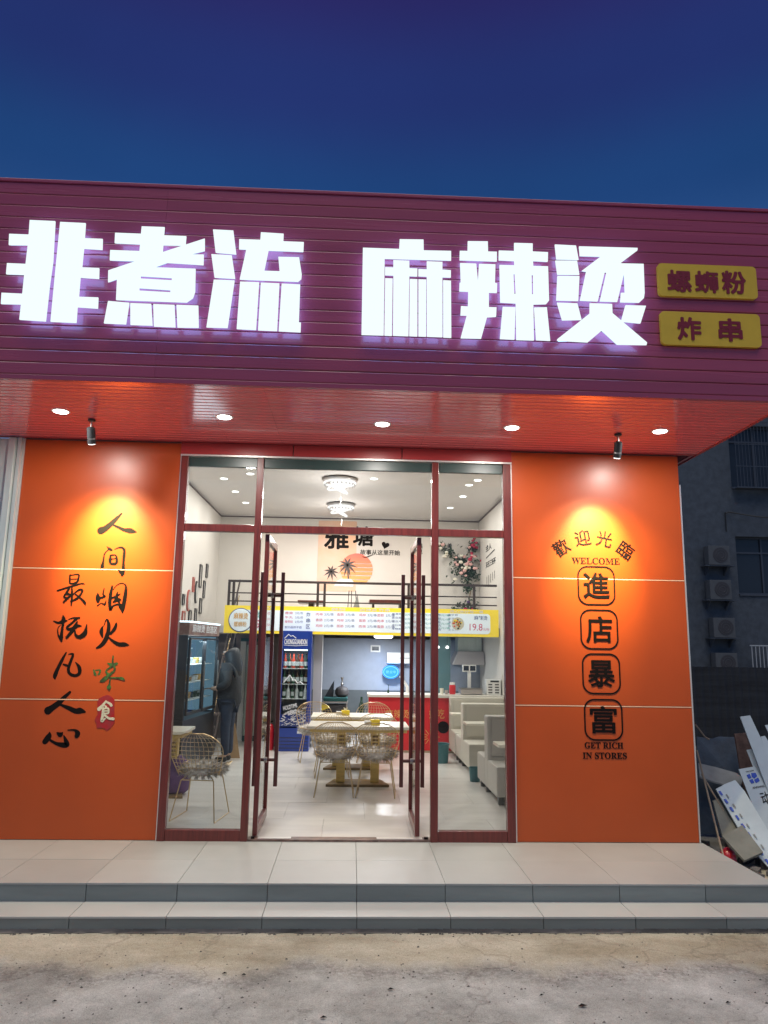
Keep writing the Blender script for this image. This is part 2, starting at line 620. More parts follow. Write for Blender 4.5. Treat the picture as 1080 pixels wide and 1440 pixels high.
def write(b, body, x0, x1, z0, z1, y, th=.004, off=0.0, rot=0.0, side=None, bold=0.0):
    """writing that fills x0..x1, z0..z1 on the plane y (facing -y), th thick; side='x' puts it on a plane of constant x"""
    if off > .006:
        bold, off = off * .75 * (z1 - z0), 0.0
    if bold:
        x0, x1, z0, z1 = x0 + bold, x1 - bold, z0 + bold, z1 - bold
        for k in range(8):
            a = math.pi * k / 4
            dx, dz = bold * math.cos(a), bold * math.sin(a)
            e = .00025 * (k + 1)
            write(b, body, x0 + dx, x1 + dx, z0 + dz, z1 + dz, y + (e if side == 'x' else -e) * (-1 if side == 'x' else 1), th, 0.0, rot, side)
    vs, fs = glyphs(body, off)
    cx, cz = (x0 + x1) / 2, (z0 + z1) / 2
    out = []
    for u, v, d in vs:
        px, pz = (u - .5) * (x1 - x0), (v - .5) * (z1 - z0)
        c, s = math.cos(rot), math.sin(rot)
        qx, qz = cx + px * c - pz * s, cz + px * s + pz * c
        if side == 'x':
            out.append((y + d * th, qx, qz))
        else:
            out.append((qx, y - d * th, qz))
    return b.add(out, fs)


def serif(t):
    """capitals in the bold serif alphabet of the mathematical letters"""
    return ''.join(chr(0x1D400 + ord(ch) - 65) if 'A' <= ch <= 'Z' else ch for ch in t)


def area_lamp(name, parent, loc, size, power, col, rot=(0, 0, 0), spread=180):
    l = bpy.data.lights.new(name, 'AREA')
    l.shape = 'DISK'
    l.size = size
    l.energy = power
    l.color = col
    l.spread = R(spread)
    o = link(name, l, parent, loc)
    o.rotation_euler = rot
    return o

# outlines of the sign characters and brush strokes, in metres on the wall
SIGN = {
 'fei': [([(-2.567,4.969),(-2.373,4.968),(-2.358,4.627),(-2.365,4.43),(-2.367,4.138),(-2.563,4.145),(-2.563,4.269),(-2.713,4.267),(-2.717,4.356),(-2.562,4.354),(-2.563,4.512),(-2.7,4.512),(-2.702,4.601),(-2.562,4.6),(-2.561,4.759),(-2.705,4.755),(-2.711,4.846),(-2.563,4.846)],[]),([(-2.334,4.963),(-2.139,4.961),(-2.136,4.833),(-1.998,4.833),(-1.993,4.744),(-2.134,4.748),(-2.135,4.588),(-2.004,4.587),(-1.999,4.501),(-2.14,4.506),(-2.138,4.345),(-1.991,4.345),(-1.987,4.256),(-2.141,4.262),(-2.138,4.134),(-2.33,4.137),(-2.333,4.562)],[])],
 'zhu': [([(-1.706,4.952),(-1.529,4.953),(-1.53,4.883),(-1.357,4.883),(-1.358,4.805),(-1.53,4.802),(-1.53,4.74),(-1.213,4.869),(-1.207,4.767),(-1.325,4.73),(-1.213,4.733),(-1.21,4.647),(-1.49,4.655),(-1.588,4.611),(-1.269,4.611),(-1.261,4.422),(-1.274,4.369),(-1.32,4.331),(-1.855,4.332),(-1.861,4.504),(-1.927,4.475),(-1.933,4.571),(-1.724,4.659),(-1.929,4.658),(-1.932,4.742),(-1.708,4.742),(-1.707,4.802),(-1.903,4.804),(-1.906,4.889),(-1.707,4.889)],[[(-1.685,4.535),(-1.445,4.529),(-1.444,4.508),(-1.683,4.513)],[(-1.688,4.436),(-1.449,4.428),(-1.448,4.408),(-1.686,4.413)]]),([(-1.914,4.319),(-1.754,4.31),(-1.766,4.136),(-1.931,4.138)],[]),([(-1.745,4.308),(-1.588,4.307),(-1.566,4.133),(-1.731,4.133)],[]),([(-1.571,4.306),(-1.411,4.305),(-1.392,4.125),(-1.554,4.126)],[]),([(-1.395,4.306),(-1.23,4.306),(-1.216,4.128),(-1.376,4.124)],[])],
 'liu': [([(-1.153,4.949),(-0.995,4.947),(-0.962,4.747),(-1.122,4.756)],[]),([(-1.154,4.739),(-0.996,4.735),(-0.96,4.542),(-1.119,4.546)],[]),([(-1.123,4.526),(-0.964,4.525),(-0.997,4.134),(-1.157,4.133)],[]),([(-0.779,4.941),(-0.601,4.936),(-0.601,4.871),(-0.44,4.871),(-0.441,4.79),(-0.713,4.79),(-0.739,4.615),(-0.619,4.616),(-0.634,4.737),(-0.472,4.74),(-0.447,4.6),(-0.449,4.56),(-0.473,4.536),(-0.924,4.537),(-0.885,4.792),(-0.942,4.792),(-0.945,4.875),(-0.78,4.876)],[]),([(-0.92,4.517),(-0.774,4.517),(-0.78,4.125),(-0.927,4.128)],[]),([(-0.76,4.515),(-0.617,4.514),(-0.619,4.122),(-0.764,4.123)],[]),([(-0.599,4.513),(-0.456,4.511),(-0.455,4.197),(-0.439,4.195),(-0.439,4.118),(-0.606,4.121)],[])],
 'ma': [([(0.026,4.842),(0.313,4.843),(0.316,4.927),(0.505,4.932),(0.507,4.839),(0.725,4.843),(0.725,4.763),(0.199,4.758),(0.201,4.115),(0.03,4.114)],[]),([(0.268,4.746),(0.394,4.745),(0.395,4.682),(0.458,4.682),(0.458,4.617),(0.395,4.618),(0.393,4.116),(0.273,4.116),(0.27,4.618),(0.204,4.618),(0.204,4.683),(0.269,4.683)],[]),([(0.206,4.589),(0.264,4.589),(0.265,4.114),(0.207,4.115)],[]),([(0.4,4.59),(0.459,4.59),(0.462,4.116),(0.4,4.117)],[]),([(0.532,4.746),(0.656,4.746),(0.656,4.68),(0.723,4.678),(0.723,4.618),(0.656,4.618),(0.657,4.117),(0.537,4.117),(0.533,4.619),(0.467,4.619),(0.467,4.678),(0.533,4.677)],[]),([(0.468,4.59),(0.528,4.59),(0.53,4.117),(0.471,4.117)],[]),([(0.663,4.59),(0.724,4.588),(0.726,4.114),(0.664,4.115)],[])],
 'la': [([(0.859,4.933),(1.019,4.938),(1.02,4.85),(1.091,4.851),(1.089,4.77),(0.793,4.769),(0.795,4.847),(0.857,4.848)],[]),([(0.797,4.742),(0.925,4.742),(0.938,4.581),(0.948,4.741),(1.078,4.742),(1.072,4.584),(1.09,4.581),(1.087,4.503),(1.023,4.502),(1.022,4.377),(1.082,4.378),(1.078,4.301),(1.007,4.294),(0.959,4.115),(0.799,4.113),(0.848,4.303),(0.799,4.302),(0.803,4.378),(0.858,4.376),(0.861,4.504),(0.79,4.504),(0.793,4.574),(0.802,4.576)],[]),([(1.231,4.933),(1.38,4.935),(1.378,4.865),(1.502,4.864),(1.498,4.784),(1.379,4.786),(1.381,4.74),(1.499,4.742),(1.5,4.452),(1.477,4.422),(1.374,4.415),(1.373,4.115),(1.235,4.114),(1.236,4.419),(1.113,4.422),(1.111,4.738),(1.23,4.74),(1.229,4.78),(1.105,4.781),(1.107,4.862),(1.23,4.863)],[[(1.221,4.668),(1.232,4.668),(1.237,4.499),(1.225,4.496)],[(1.366,4.666),(1.378,4.667),(1.376,4.5),(1.365,4.498)]]),([(1.132,4.384),(1.232,4.384),(1.22,4.116),(1.107,4.118)],[]),([(1.381,4.387),(1.481,4.393),(1.501,4.116),(1.391,4.118)],[])],
 'tang': [([(1.559,4.933),(1.73,4.931),(1.747,4.81),(1.569,4.808)],[]),([(1.56,4.794),(1.734,4.799),(1.749,4.682),(1.573,4.676)],[]),([(1.573,4.662),(1.749,4.668),(1.733,4.458),(1.559,4.456)],[]),([(1.564,4.435),(1.725,4.435),(1.754,4.299),(1.601,4.29)],[]),([(1.755,4.925),(2.23,4.931),(2.229,4.912),(2.081,4.791),(2.273,4.794),(2.269,4.544),(2.261,4.5),(2.223,4.462),(2.071,4.46),(2.08,4.538),(2.111,4.539),(2.112,4.713),(2.046,4.462),(1.907,4.461),(1.97,4.711),(1.955,4.711),(1.889,4.46),(1.748,4.462),(1.806,4.711),(1.771,4.715),(1.93,4.846),(1.759,4.844)],[]),([(2.111,4.434),(2.275,4.435),(2.224,4.286),(2.07,4.296)],[]),([(1.825,4.44),(2.003,4.44),(2.003,4.363),(2.268,4.127),(2.264,4.107),(2.031,4.102),(1.912,4.215),(1.797,4.113),(1.556,4.119),(1.558,4.13),(1.822,4.354)],[])],
}
BRUSH = {
 'ren1': [[(-2.2429,2.9755,0.0147),(-2.2907,2.9209,0.0329),(-2.3426,2.8645,0.0431),(-2.39,2.8229,0.0521),(-2.4251,2.8048,0.0623)],[(-2.326,2.8678,0.0142),(-2.2676,2.843,0.0227),(-2.2092,2.8183,0.0283),(-2.1465,2.8093,0.0442),(-2.092,2.7978,0.0125)]],
 'jian': [[(-2.3563,2.6509,0.0045),(-2.3292,2.6286,0.0227),(-2.3087,2.6176,0.017)],[(-2.34,2.6226,0.0079),(-2.3728,2.579,0.0113),(-2.3784,2.5105,0.0153),(-2.3849,2.4535,0.0283),(-2.3784,2.4224,0.0045)],[(-2.2814,2.6267,0.0057),(-2.2351,2.6449,0.0136),(-2.2008,2.637,0.0181),(-2.1872,2.6058,0.0215),(-2.1885,2.5144,0.021),(-2.1847,2.4292,0.0261),(-2.1905,2.395,0.034),(-2.1913,2.3695,0.0102)],[(-2.2351,2.431,0.0045),(-2.2085,2.4117,0.0261),(-2.1932,2.395,0.0283)],[(-2.3156,2.5631,0.0125),(-2.3151,2.5232,0.0238),(-2.304,2.4892,0.0181),(-2.2568,2.4931,0.021),(-2.255,2.5415,0.017),(-2.2714,2.5714,0.0102),(-2.3159,2.5677,0.0102)],[(-2.3102,2.5318,0.0091),(-2.2632,2.5385,0.0079)]],
 'yan': [[(-2.406,2.2049,0.0068),(-2.4016,2.1658,0.034),(-2.3967,2.1268,0.0255)],[(-2.3487,2.2509,0.0079),(-2.3552,2.1947,0.0136),(-2.3343,2.1755,0.0136),(-2.3852,2.1549,0.0215),(-2.3962,2.1212,0.017)],[(-2.3962,2.0878,0.0113),(-2.3649,2.1106,0.0079),(-2.3309,2.1001,0.0159),(-2.323,2.1393,0.0045)],[(-2.2757,2.2748,0.0142),(-2.2837,2.2016,0.0238),(-2.2853,2.1177,0.0266),(-2.2744,2.051,0.0204),(-2.2524,2.0876,0.0147),(-2.2093,2.1023,0.0147),(-2.1803,2.0861,0.0351),(-2.159,2.0252,0.0085)],[(-2.2647,2.2413,0.0045),(-2.2294,2.2869,0.0057),(-2.1861,2.3035,0.0068),(-2.1511,2.2828,0.0113),(-2.1445,2.2323,0.0238),(-2.151,2.1368,0.0295),(-2.16,2.053,0.0249)],[(-2.2213,2.2196,0.0057),(-2.2261,2.1747,0.0238),(-2.2317,2.141,0.0266),(-2.2553,2.1238,0.0085)],[(-2.2695,2.1627,0.0125),(-2.2321,2.1801,0.0153),(-2.195,2.2033,0.0057)],[(-2.2252,2.1635,0.0181),(-2.1906,2.1473,0.0159)],[(-2.2183,2.1468,0.0181),(-2.194,2.1193,0.0085)]],
 'huo': [[(-2.3356,1.8893,0.0125),(-2.343,1.845,0.0306),(-2.3279,1.7958,0.0125)],[(-2.3251,1.8949,0.0051),(-2.303,1.9617,0.0096),(-2.2797,1.9123,0.0261),(-2.2794,1.8406,0.0306),(-2.2983,1.7689,0.0351),(-2.3326,1.719,0.0295),(-2.3715,1.6938,0.0159)],[(-2.2091,1.9245,0.0147),(-2.2193,1.8801,0.0261),(-2.2488,1.8356,0.021),(-2.2724,1.8214,0.0096)],[(-2.2731,1.7967,0.0096),(-2.2262,1.759,0.021),(-2.1747,1.7324,0.0295),(-2.1196,1.7306,0.0323),(-2.0781,1.7257,0.0068)]],
 'wei': [[(-2.3849,1.4954,0.0079),(-2.3676,1.4524,0.0215),(-2.3559,1.4418,0.0068)],[(-2.3681,1.4902,0.0068),(-2.3246,1.4908,0.0125),(-2.3301,1.4583,0.0159),(-2.3403,1.4501,0.0068)],[(-2.2153,1.6226,0.0102),(-2.2155,1.5574,0.0159)],[(-2.2592,1.5567,0.0079),(-2.2197,1.541,0.0272),(-2.1769,1.5525,0.0215)],[(-2.2134,1.5303,0.0159),(-2.2698,1.4862,0.0113),(-2.2395,1.4488,0.0215)],[(-2.2025,1.5304,0.0136),(-2.189,1.4981,0.0136),(-2.2291,1.4543,0.0215),(-2.2849,1.4051,0.0329),(-2.3161,1.3885,0.0079)],[(-2.2265,1.422,0.0113),(-2.2276,1.3682,0.0136),(-2.2304,1.336,0.0329),(-2.2233,1.3146,0.0102)],[(-2.2213,1.4248,0.0079),(-2.1613,1.4229,0.0136),(-2.1173,1.4181,0.0215),(-2.0916,1.4023,0.0068)]],
 'shi': [[(-2.2475,1.2128,0.0113),(-2.2715,1.1752,0.0215),(-2.3037,1.1403,0.0295)],[(-2.2471,1.2074,0.0136),(-2.2077,1.1893,0.0181),(-2.1958,1.1751,0.0215)],[(-2.2521,1.1701,0.0113),(-2.2404,1.1586,0.0136)],[(-2.2688,1.1434,0.0113),(-2.2232,1.1466,0.0136),(-2.2173,1.1068,0.0136),(-2.2573,1.1011,0.0113)],[(-2.2666,1.1487,0.0159),(-2.2649,1.0957,0.0215),(-2.2705,1.0322,0.0181),(-2.2428,1.0563,0.0125)],[(-2.2672,1.1232,0.0091),(-2.2215,1.1253,0.0102)],[(-2.2537,1.0905,0.0136),(-2.2081,1.0593,0.0159),(-2.1672,1.0545,0.0215)]],
 'zui': [[(-2.6798,2.3737,0.0109),(-2.6784,2.3318,0.0159),(-2.6674,2.2902,0.0149),(-2.6104,2.3035,0.0183),(-2.5974,2.3482,0.0149),(-2.6024,2.3777,0.0134),(-2.6745,2.3689,0.0099)],[(-2.6663,2.332,0.0074),(-2.6133,2.3355,0.0089)],[(-2.7821,2.2217,0.0134),(-2.6742,2.2581,0.0164),(-2.5658,2.2921,0.0119),(-2.5361,2.2853,0.0069)],[(-2.6733,2.2483,0.0134),(-2.6939,2.2087,0.0188),(-2.7165,2.1642,0.0139),(-2.6891,2.155,0.0109)],[(-2.6525,2.2585,0.0109),(-2.6435,2.1851,0.0174),(-2.642,2.0876,0.0109)],[(-2.6878,2.1941,0.0208),(-2.6483,2.185,0.0119)],[(-2.7144,2.1155,0.0159),(-2.6794,2.1551,0.0188),(-2.6435,2.1851,0.0089)],[(-2.6343,2.1902,0.0074),(-2.5802,2.2353,0.0139),(-2.5503,2.2261,0.0164),(-2.5746,2.1717,0.0164),(-2.6106,2.1418,0.0164),(-2.6527,2.1263,0.0069)],[(-2.6154,2.1954,0.0069),(-2.5637,2.1573,0.0119),(-2.5217,2.119,0.0188),(-2.5124,2.0947,0.006)]],
 'fu': [[(-2.789,1.9347,0.0109),(-2.7494,1.9209,0.0188),(-2.7072,1.9313,0.0307),(-2.6697,1.9416,0.0109)],[(-2.7101,1.9893,0.0084),(-2.7022,1.9555,0.0307),(-2.703,1.9121,0.0208),(-2.7064,1.8446,0.0208),(-2.7079,1.7822,0.0298),(-2.7,1.7488,0.0109)],[(-2.7057,1.7583,0.0179),(-2.7363,1.8057,0.0109),(-2.7469,1.868,0.0069),(-2.7237,1.9021,0.0045)],[(-2.6564,1.9539,0.0045),(-2.6098,1.9692,0.0109),(-2.557,1.9701,0.0159)],[(-2.576,1.9674,0.0208),(-2.6201,1.9231,0.0164),(-2.6597,1.8839,0.0188),(-2.6484,1.8648,0.0208),(-2.6058,1.8703,0.0268),(-2.5696,1.895,0.0258),(-2.5312,1.8956,0.0069)],[(-2.573,1.9336,0.0109),(-2.5931,1.8898,0.0258),(-2.6132,1.8461,0.0283),(-2.6558,1.7878,0.0218)],[(-2.5873,1.8514,0.0089),(-2.5739,1.8083,0.0188),(-2.5368,1.7945,0.0307),(-2.4962,1.824,0.0382),(-2.4856,1.8675,0.0208),(-2.4821,1.9109,0.0045)]],
 'fan': [[(-2.6502,1.646,0.0124),(-2.6795,1.5825,0.0234),(-2.7138,1.4982,0.0271),(-2.7325,1.4353,0.0322),(-2.7299,1.4076,0.0124)],[(-2.6244,1.6324,0.0088),(-2.5857,1.6329,0.0176),(-2.5983,1.5766,0.022),(-2.6159,1.4995,0.0234),(-2.5978,1.4545,0.022),(-2.5474,1.4392,0.0234),(-2.511,1.4627,0.0271),(-2.5191,1.5149,0.0271),(-2.5546,1.5598,0.0066)],[(-2.6652,1.5407,0.0124),(-2.6254,1.5273,0.0198)]],
 'ren2': [[(-2.5829,1.2885,0.0205),(-2.6276,1.2431,0.0307),(-2.6781,1.1875,0.0425),(-2.7363,1.1423,0.0483),(-2.7655,1.1215,0.0615)],[(-2.656,1.1741,0.0161),(-2.5841,1.1476,0.0307),(-2.5192,1.1209,0.0381),(-2.4777,1.1228,0.0454),(-2.4317,1.1131,0.0161)]],
 'xin': [[(-2.7334,0.9281,0.0102),(-2.737,0.8943,0.0425),(-2.7669,0.8468,0.0425)],[(-2.7235,0.8607,0.0161),(-2.6657,0.831,0.0234),(-2.6026,0.8182,0.0381),(-2.5648,0.8185,0.0322),(-2.5778,0.8487,0.0322),(-2.6034,0.9024,0.0088)],[(-2.6642,0.9255,0.0132),(-2.635,0.9089,0.0381),(-2.6162,0.9294,0.0073)],[(-2.5698,0.9502,0.0088),(-2.5111,0.9508,0.0161),(-2.481,0.924,0.0381),(-2.4858,0.9003,0.0351)]],
}
SEAL = [(-2.236, 1.269), (-2.196, 1.251), (-2.17, 1.224), (-2.167, 1.155), (-2.154, 1.023), (-2.18, 0.98), (-2.215, 0.948), (-2.25, 0.974), (-2.311, 0.971), (-2.317, 1.011), (-2.335, 1.037), (-2.327, 1.069), (-2.313, 1.09), (-2.325, 1.206), (-2.314, 1.233), (-2.278, 1.255)]

# ================================================================ SETTING
# ground and street
g = B()
NX, NY = 40, 30
for j in range(NY + 1):
    for i in range(NX + 1):
        x = -60 + 140 * i / NX
        y = -50 + 110 * j / NY
        g.v.append((x, y, -.227))
for j in range(NY):
    for i in range(NX):
        a = j * (NX + 1) + i
        g.f.append((a, a + 1, a + NX + 2, a + NX + 1))
struct(g.build('ground', 'ground'))
# grit and small stones lying on the concrete
gr = B()
r1 = random.Random(3)
def pebble(b, x, y, s):
    z = -.227
    p = [(x + s * math.cos(a) * r1.uniform(.6, 1.2), y + s * math.sin(a) * r1.uniform(.5, 1.1), z) for a in (0, 1.25, 2.5, 3.8, 5.0)]
    k = len(b.v)
    b.v += p + [(x + s * .2, y, z + s * r1.uniform(.5, .9))]
    b.f += [(k + i, k + (i + 1) % 5, k + 5) for i in range(5)]
for _ in range(900):
    t = r1.random()
    x = r1.uniform(-3.2, 4.2)
    y = r1.gauss(-2.5, .42) if t < .75 else r1.uniform(-4.3, -1.56)
    pebble(gr, x, min(y, -1.55), r1.choice((.003, .004, .005, .006, .009)) * r1.uniform(.7, 1.3))
for _ in range(180):
    pebble(gr, r1.uniform(-3, 4), r1.uniform(-1.575, -1.535), r1.uniform(.006, .014))
tag(gr.build('gravel', 'pebble'), kind='stuff')
lf = B()
for x, y, s in ((.28, -2.42, .02), (1.35, -2.63, .028), (1.15, -2.5, .012), (-.72, -2.2, .016), (-.6, -2.22, .014), (2.2, -2.6, .016), (-1.6, -2.55, .014), (2.4, -3.0, .03), (-.1, -2.75, .02)):
    lf.add([(x - s, y, -.222), (x, y - s * .5, -.216), (x + s * 1.2, y + s * .2, -.22), (x, y + s * .6, -.214)], [(0, 1, 2), (0, 2, 3)])
tag(lf.build('litter', 'black'), kind='stuff')

# platform with two steps
PX0, PX1 = -6.6, 3.31
plat = struct(box('platform', PX0, PX1, -1.195, .02, -.30, -.012, 'grout'))
step = struct(box('step', PX0, PX1 + .0, -1.505, -1.195, -.30, -.139, 'grout'))
xs = [.09 + .665 * k for k in range(-10, 6)]
xs[0] = PX0
tiles = []
for i in range(len(xs)):
    a = xs[i]
    b_ = xs[i + 1] if i + 1 < len(xs) else PX1
    if a >= PX1:
        continue
    b_ = min(b_, PX1)
    h = r1.uniform(-.0006, .0006)
    tl = box('platform_tile', a + .0015, b_ - .0015, -1.212, -.604, -.014, 0 + h, 'tile', plat, .0015)
    box('platform_tile', a + .0015, b_ - .0015, -.601, .02, -.014, -h, 'tile', plat, .0015)
    box('riser_tile', a + .0025, b_ - .0025, -1.206, -1.196, -.128, -.015, 'riser', plat, .001)
    box('tread_tile', a + .002, b_ - .002, -1.522, -1.2065, -.141, -.127 + h, 'treadtile', step, .0015)
    box('riser_tile', a + .0025, b_ - .0025, -1.516, -1.506, -.29, -.142, 'riser', step, .001)
# mortar smear where the step meets the ground
sm = B()
pts = []
for i in range(140):
    x = -5 + i * .06
    pts.append((x, -1.535 - r1.random() * .022, -.2235))
for i in range(139):
    a, c = pts[i], pts[i + 1]
    sm.add([a, c, (c[0], -1.515, -.205 - r1.random() * .006), (a[0], -1.515, -.205)], [(0, 1, 2, 3)])
tag(sm.build('mortar_smear', 'pebble'), kind='stuff')

# ================================================================ SHOP BUILDING
bld = thing('shop_building', 'orange and red noodle shop front with glowing roof sign', 'shop building', (0, 0, 0))
# masonry behind the cladding
XL, XR, YB, ZC, YM = -2.75, 2.65, 8.15, 4.40, 6.04
box('outer_wall', -3.26, -1.72, .03, .23, -.02, 4.7, 'render', bld)
box('outer_wall', 1.58, 3.27, .03, .23, -.02, 4.7, 'render', bld)
box('outer_wall', -1.72, 1.58, .03, .23, 3.60, 4.7, 'render', bld)
box('outer_wall', -3.26, -3.02, .232, 8.5, -.3, 4.7, 'render', bld)
box('outer_wall', 3.03, 3.27, .232, 8.5, -.3, 4.7, 'render', bld)
box('outer_wall', -3.26, 3.27, 8.502, 8.7, -.3, 4.7, 'render', bld)
box('roof_slab', -3.26, 3.27, .0, 8.7, 4.702, 4.9, 'roof', bld)

# cladding panels: three sheets high either side of the glazing
def panels(x0, x1):
    zz = [0.004, 1.222, 2.432, 3.70]
    for k in range(3):
        box('cladding_panel', x0, x1, -.004 - .0, .026, zz[k] + (.006 if k else 0), zz[k + 1] - .006, 'orange', bld, .003)
    for z in zz[1:3]:
        box('joint_strip', x0, x1, -.006, .02, z - .0042, z + .0042, 'joint', bld)
panels(-3.222, -1.712)
panels(1.572, 3.275)
box('edge_trim', -1.711, -1.702, -.012, .03, .004, 3.6, 'edge_trim', bld)
box('edge_trim', 1.561, 1.571, -.012, .03, .004, 3.6, 'edge_trim', bld)
box('edge_trim', 3.2755, 3.288, -.01, .03, .004, 3.40, 'edge_trim', bld)
box('edge_trim', -3.236, -3.2225, -.01, .03, .004, 3.70, 'edge_trim', bld)
# red band over the glazing
for a, c in ((-1.711, -.612), (-.608, .468), (.472, 1.571)):
    box('header_panel', a + .002, c - .002, -.022, .026, 3.585, 3.70, 'trimred', bld, .002)
box('header_trim', -1.71, 1.57, -.026, .025, 3.565, 3.583, 'edge_trim', bld, .002)

# ---- glazed front: fixed frame with side lights, top lights and a pair of doors
frame = box('window_frame', -1.700, -1.630, -.028, .052, .0, 3.563, 'wood', bld, .004)     # left jamb carries the rest
box('jamb', 1.480, 1.558, -.028, .052, 0, 3.563, 'wood', frame, .004)
box('mullion', -.957, -.893, -.028, .052, 0, 3.562, 'wood', frame, .004)
box('mullion', .770, .838, -.028, .052, 0, 3.562, 'wood', frame, .004)
for a, c in ((-1.629, -.958), (-.892, .769), (.839, 1.479)):
    box('header_reflection', a, c, .0, .045, 3.468, 3.560, 'header', frame, .003)  # bar built where the header is only mirrored
    box('transom', a, c, -.022, .048, 2.820, 2.892, 'wood', frame, .003)
    box('pane', a - .003, c + .003, .010, .018, 2.892, 3.469, 'glass', frame)
for a, c in ((-1.629, -.958), (.839, 1.479)):
    box('bottom_rail', a, c, -.022, .048, .0, .095, 'wood', frame, .003)
    box('pane', a - .003, c + .003, .010, .018, .095, 2.821, 'glass', frame)
sl = box('sill', -.892, .30, -.02, .09, .001, .018, 'sill', frame, .002)
box('sill', .302, .769, -.02, .09, .001, .018, 'sill', frame, .002)
for a, c in ((-.80, -.50), (.28, .70)):
    box('floor_spring_cover', a, c, .0, .062, .0185, .024, 'edge_trim', frame, .001)
box('pivot', -.86, -.83, .0, .03, .019, .036, 'black', frame)
box('pivot', .715, .75, .0, .03, .019, .036, 'black', frame)

def door(x, s, name):
    """leaf swung straight in, at x; s is the side towards the opening"""
    y0, y1 = .055, .86
    a, c = x - .022, x + .022
    d = box('glass_door', a, c, y0, y0 + .045, .03, 2.815, 'wood', bld, .004)      # pivot stile
    box('free_stile', a, c, y1 - .045, y1, .03, 2.815, 'wood', d, .004)
    box('top_rail', a, c, y0 + .046, y1 - .046, 2.74, 2.815, 'wood', d, .003)
    box('kick_rail', a, c, y0 + .046, y1 - .046, .03, .115, 'wood', d, .003)
    box('pane', x - .004, x + .004, y0 + .045, y1 - .045, .114, 2.741, 'glass', d)
    for q in (-1, 1):
        hx = x + q * .108
        box('handle', hx - .019, hx + .019, .70, .738, .345, 2.505, 'darkwood', d, .003)
        for z in (.60, 2.26):
            B().tube([(x + q * .005, .72, z), (hx - q * .019, .72, z)], .016, 8).build('handle_bracket', 'darkwood', d)
            B().lathe([(.028, 0), (.028, .012)], (0, 0, 0), 12).build('bracket_rosette', 'chrome', d).matrix_world = \
                Matrix.Translation((x + q * .005, .72, z)) @ Matrix.Rotation(q * math.pi / 2, 4, 'Y')
    return d
door(-.835, 1, 'glass_door')
door(.655, -1, 'glass_door')

# ---- canopy: fascia and soffit of long aluminium strips
CX0, CX1, CY, CZ0, CZ1 = -6.6, 3.48, -1.69, 3.71, 5.37
fas = box('fascia_board', CX0, CX1, CY + .03, CY + .10, CZ0 + .02, CZ1 - .01, 'roof', bld)
n = 16
hh = (CZ1 - CZ0 - .05) / n
cuts = [CX0, -3.95, -.72, .90, CX1]
def slat_profile(b, x0, x1, y, z0, z1, vertical=True):
    """a strip with a flat face, rolled shoulders and a recessed tongue"""
    if vertical:
        pr = [(y + .008, z0), (y + .008, z0 + .004), (y + .003, z0 + .006), (y, z0 + .012), (y, z1 - .007), (y + .003, z1 - .001), (y + .008, z1)]
        m = len(pr)
        k = len(b.v)
        b.v += [(x0, p[0], p[1]) for p in pr] + [(x1, p[0], p[1]) for p in pr]
    else:
        pr = [(z1 - .0, y + .022), (z0 + .009, y + .022), (z0 + .010, y + .004), (z0 + .015, y), (z1 - .007, y), (z1 - .001, y + .004)]
        m = len(pr)
        k = len(b.v)
        b.v += [(x0, p[0], p[1]) for p in pr] + [(x1, p[0], p[1]) for p in pr]
    for i in range(m):
        j = (i + 1) % m
        b.f.append((k + i, k + j, k + m + j, k + m + i))
    b.f.append(tuple(range(k, k + m)))
    b.f.append(tuple(range(k + m, k + 2 * m))[::-1])
for i in range(n):
    z0 = CZ0 + .035 + i * hh
    for a, c in ((CX0, -1.55), (-1.5485, CX1)):
        b = B()
        slat_profile(b, a, c, CY + r1.uniform(-.0006, .0006), z0, z0 + hh)
        b.build('fascia_slat', 'wine', fas)
box('fascia_edge', CX0, CX1 + .012, CY - .012, CY + .03, CZ0 - .006, CZ0 + .033, 'wine', fas, .004)
box('fascia_cap', CX0, CX1 + .012, CY - .014, CY + .10, CZ1 - .012, CZ1 + .012, 'wine', fas, .004)
box('fascia_end', CX1, CX1 + .012, CY + .031, .9, CZ0 + .0, CZ1 - .013, 'wine', fas, .003)
box('canopy_roof', CX0, CX1, CY + .101, .9, CZ1 - .05, CZ1 - .02, 'roof', bld)
sof = box('soffit_board', CX0, CX1 - .03, CY + .035, -.03, CZ0 + .028, CZ0 + .05, 'roof', bld)
m_ = 20
dd = (-.028 - (CY + .032)) / m_
for i in range(m_):
    y0 = CY + .032 + i * dd
    for a, c in ((CX0, -4.4), (-4.398, -1.241), (-1.239, -.722), (-.72, .649), (.651, 1.169), (1.171, 2.62), (2.622, CX1 - .03)):
        b = B()
        slat_profile(b, a, c, CZ0 + r1.uniform(-.0005, .0005), y0, y0 + dd, False)
        b.build('soffit_slat', 'redslat', sof)
box('soffit_corner_trim', CX0, CX1 - .03, -.027, -.001, CZ0 - .006, CZ0 + .02, 'trimred', sof, .002)
box('soffit_edge_trim', CX1 - .029, CX1 - .0005, CY + .031, -.03, CZ0 - .006, CZ0 + .02, 'trimred', sof, .002)
# side return of the canopy back to the wall
box('canopy_return', CX1 - .06, CX1 - .031, .0, .9, CZ0 + .0, CZ1 - .06, 'wine', bld)

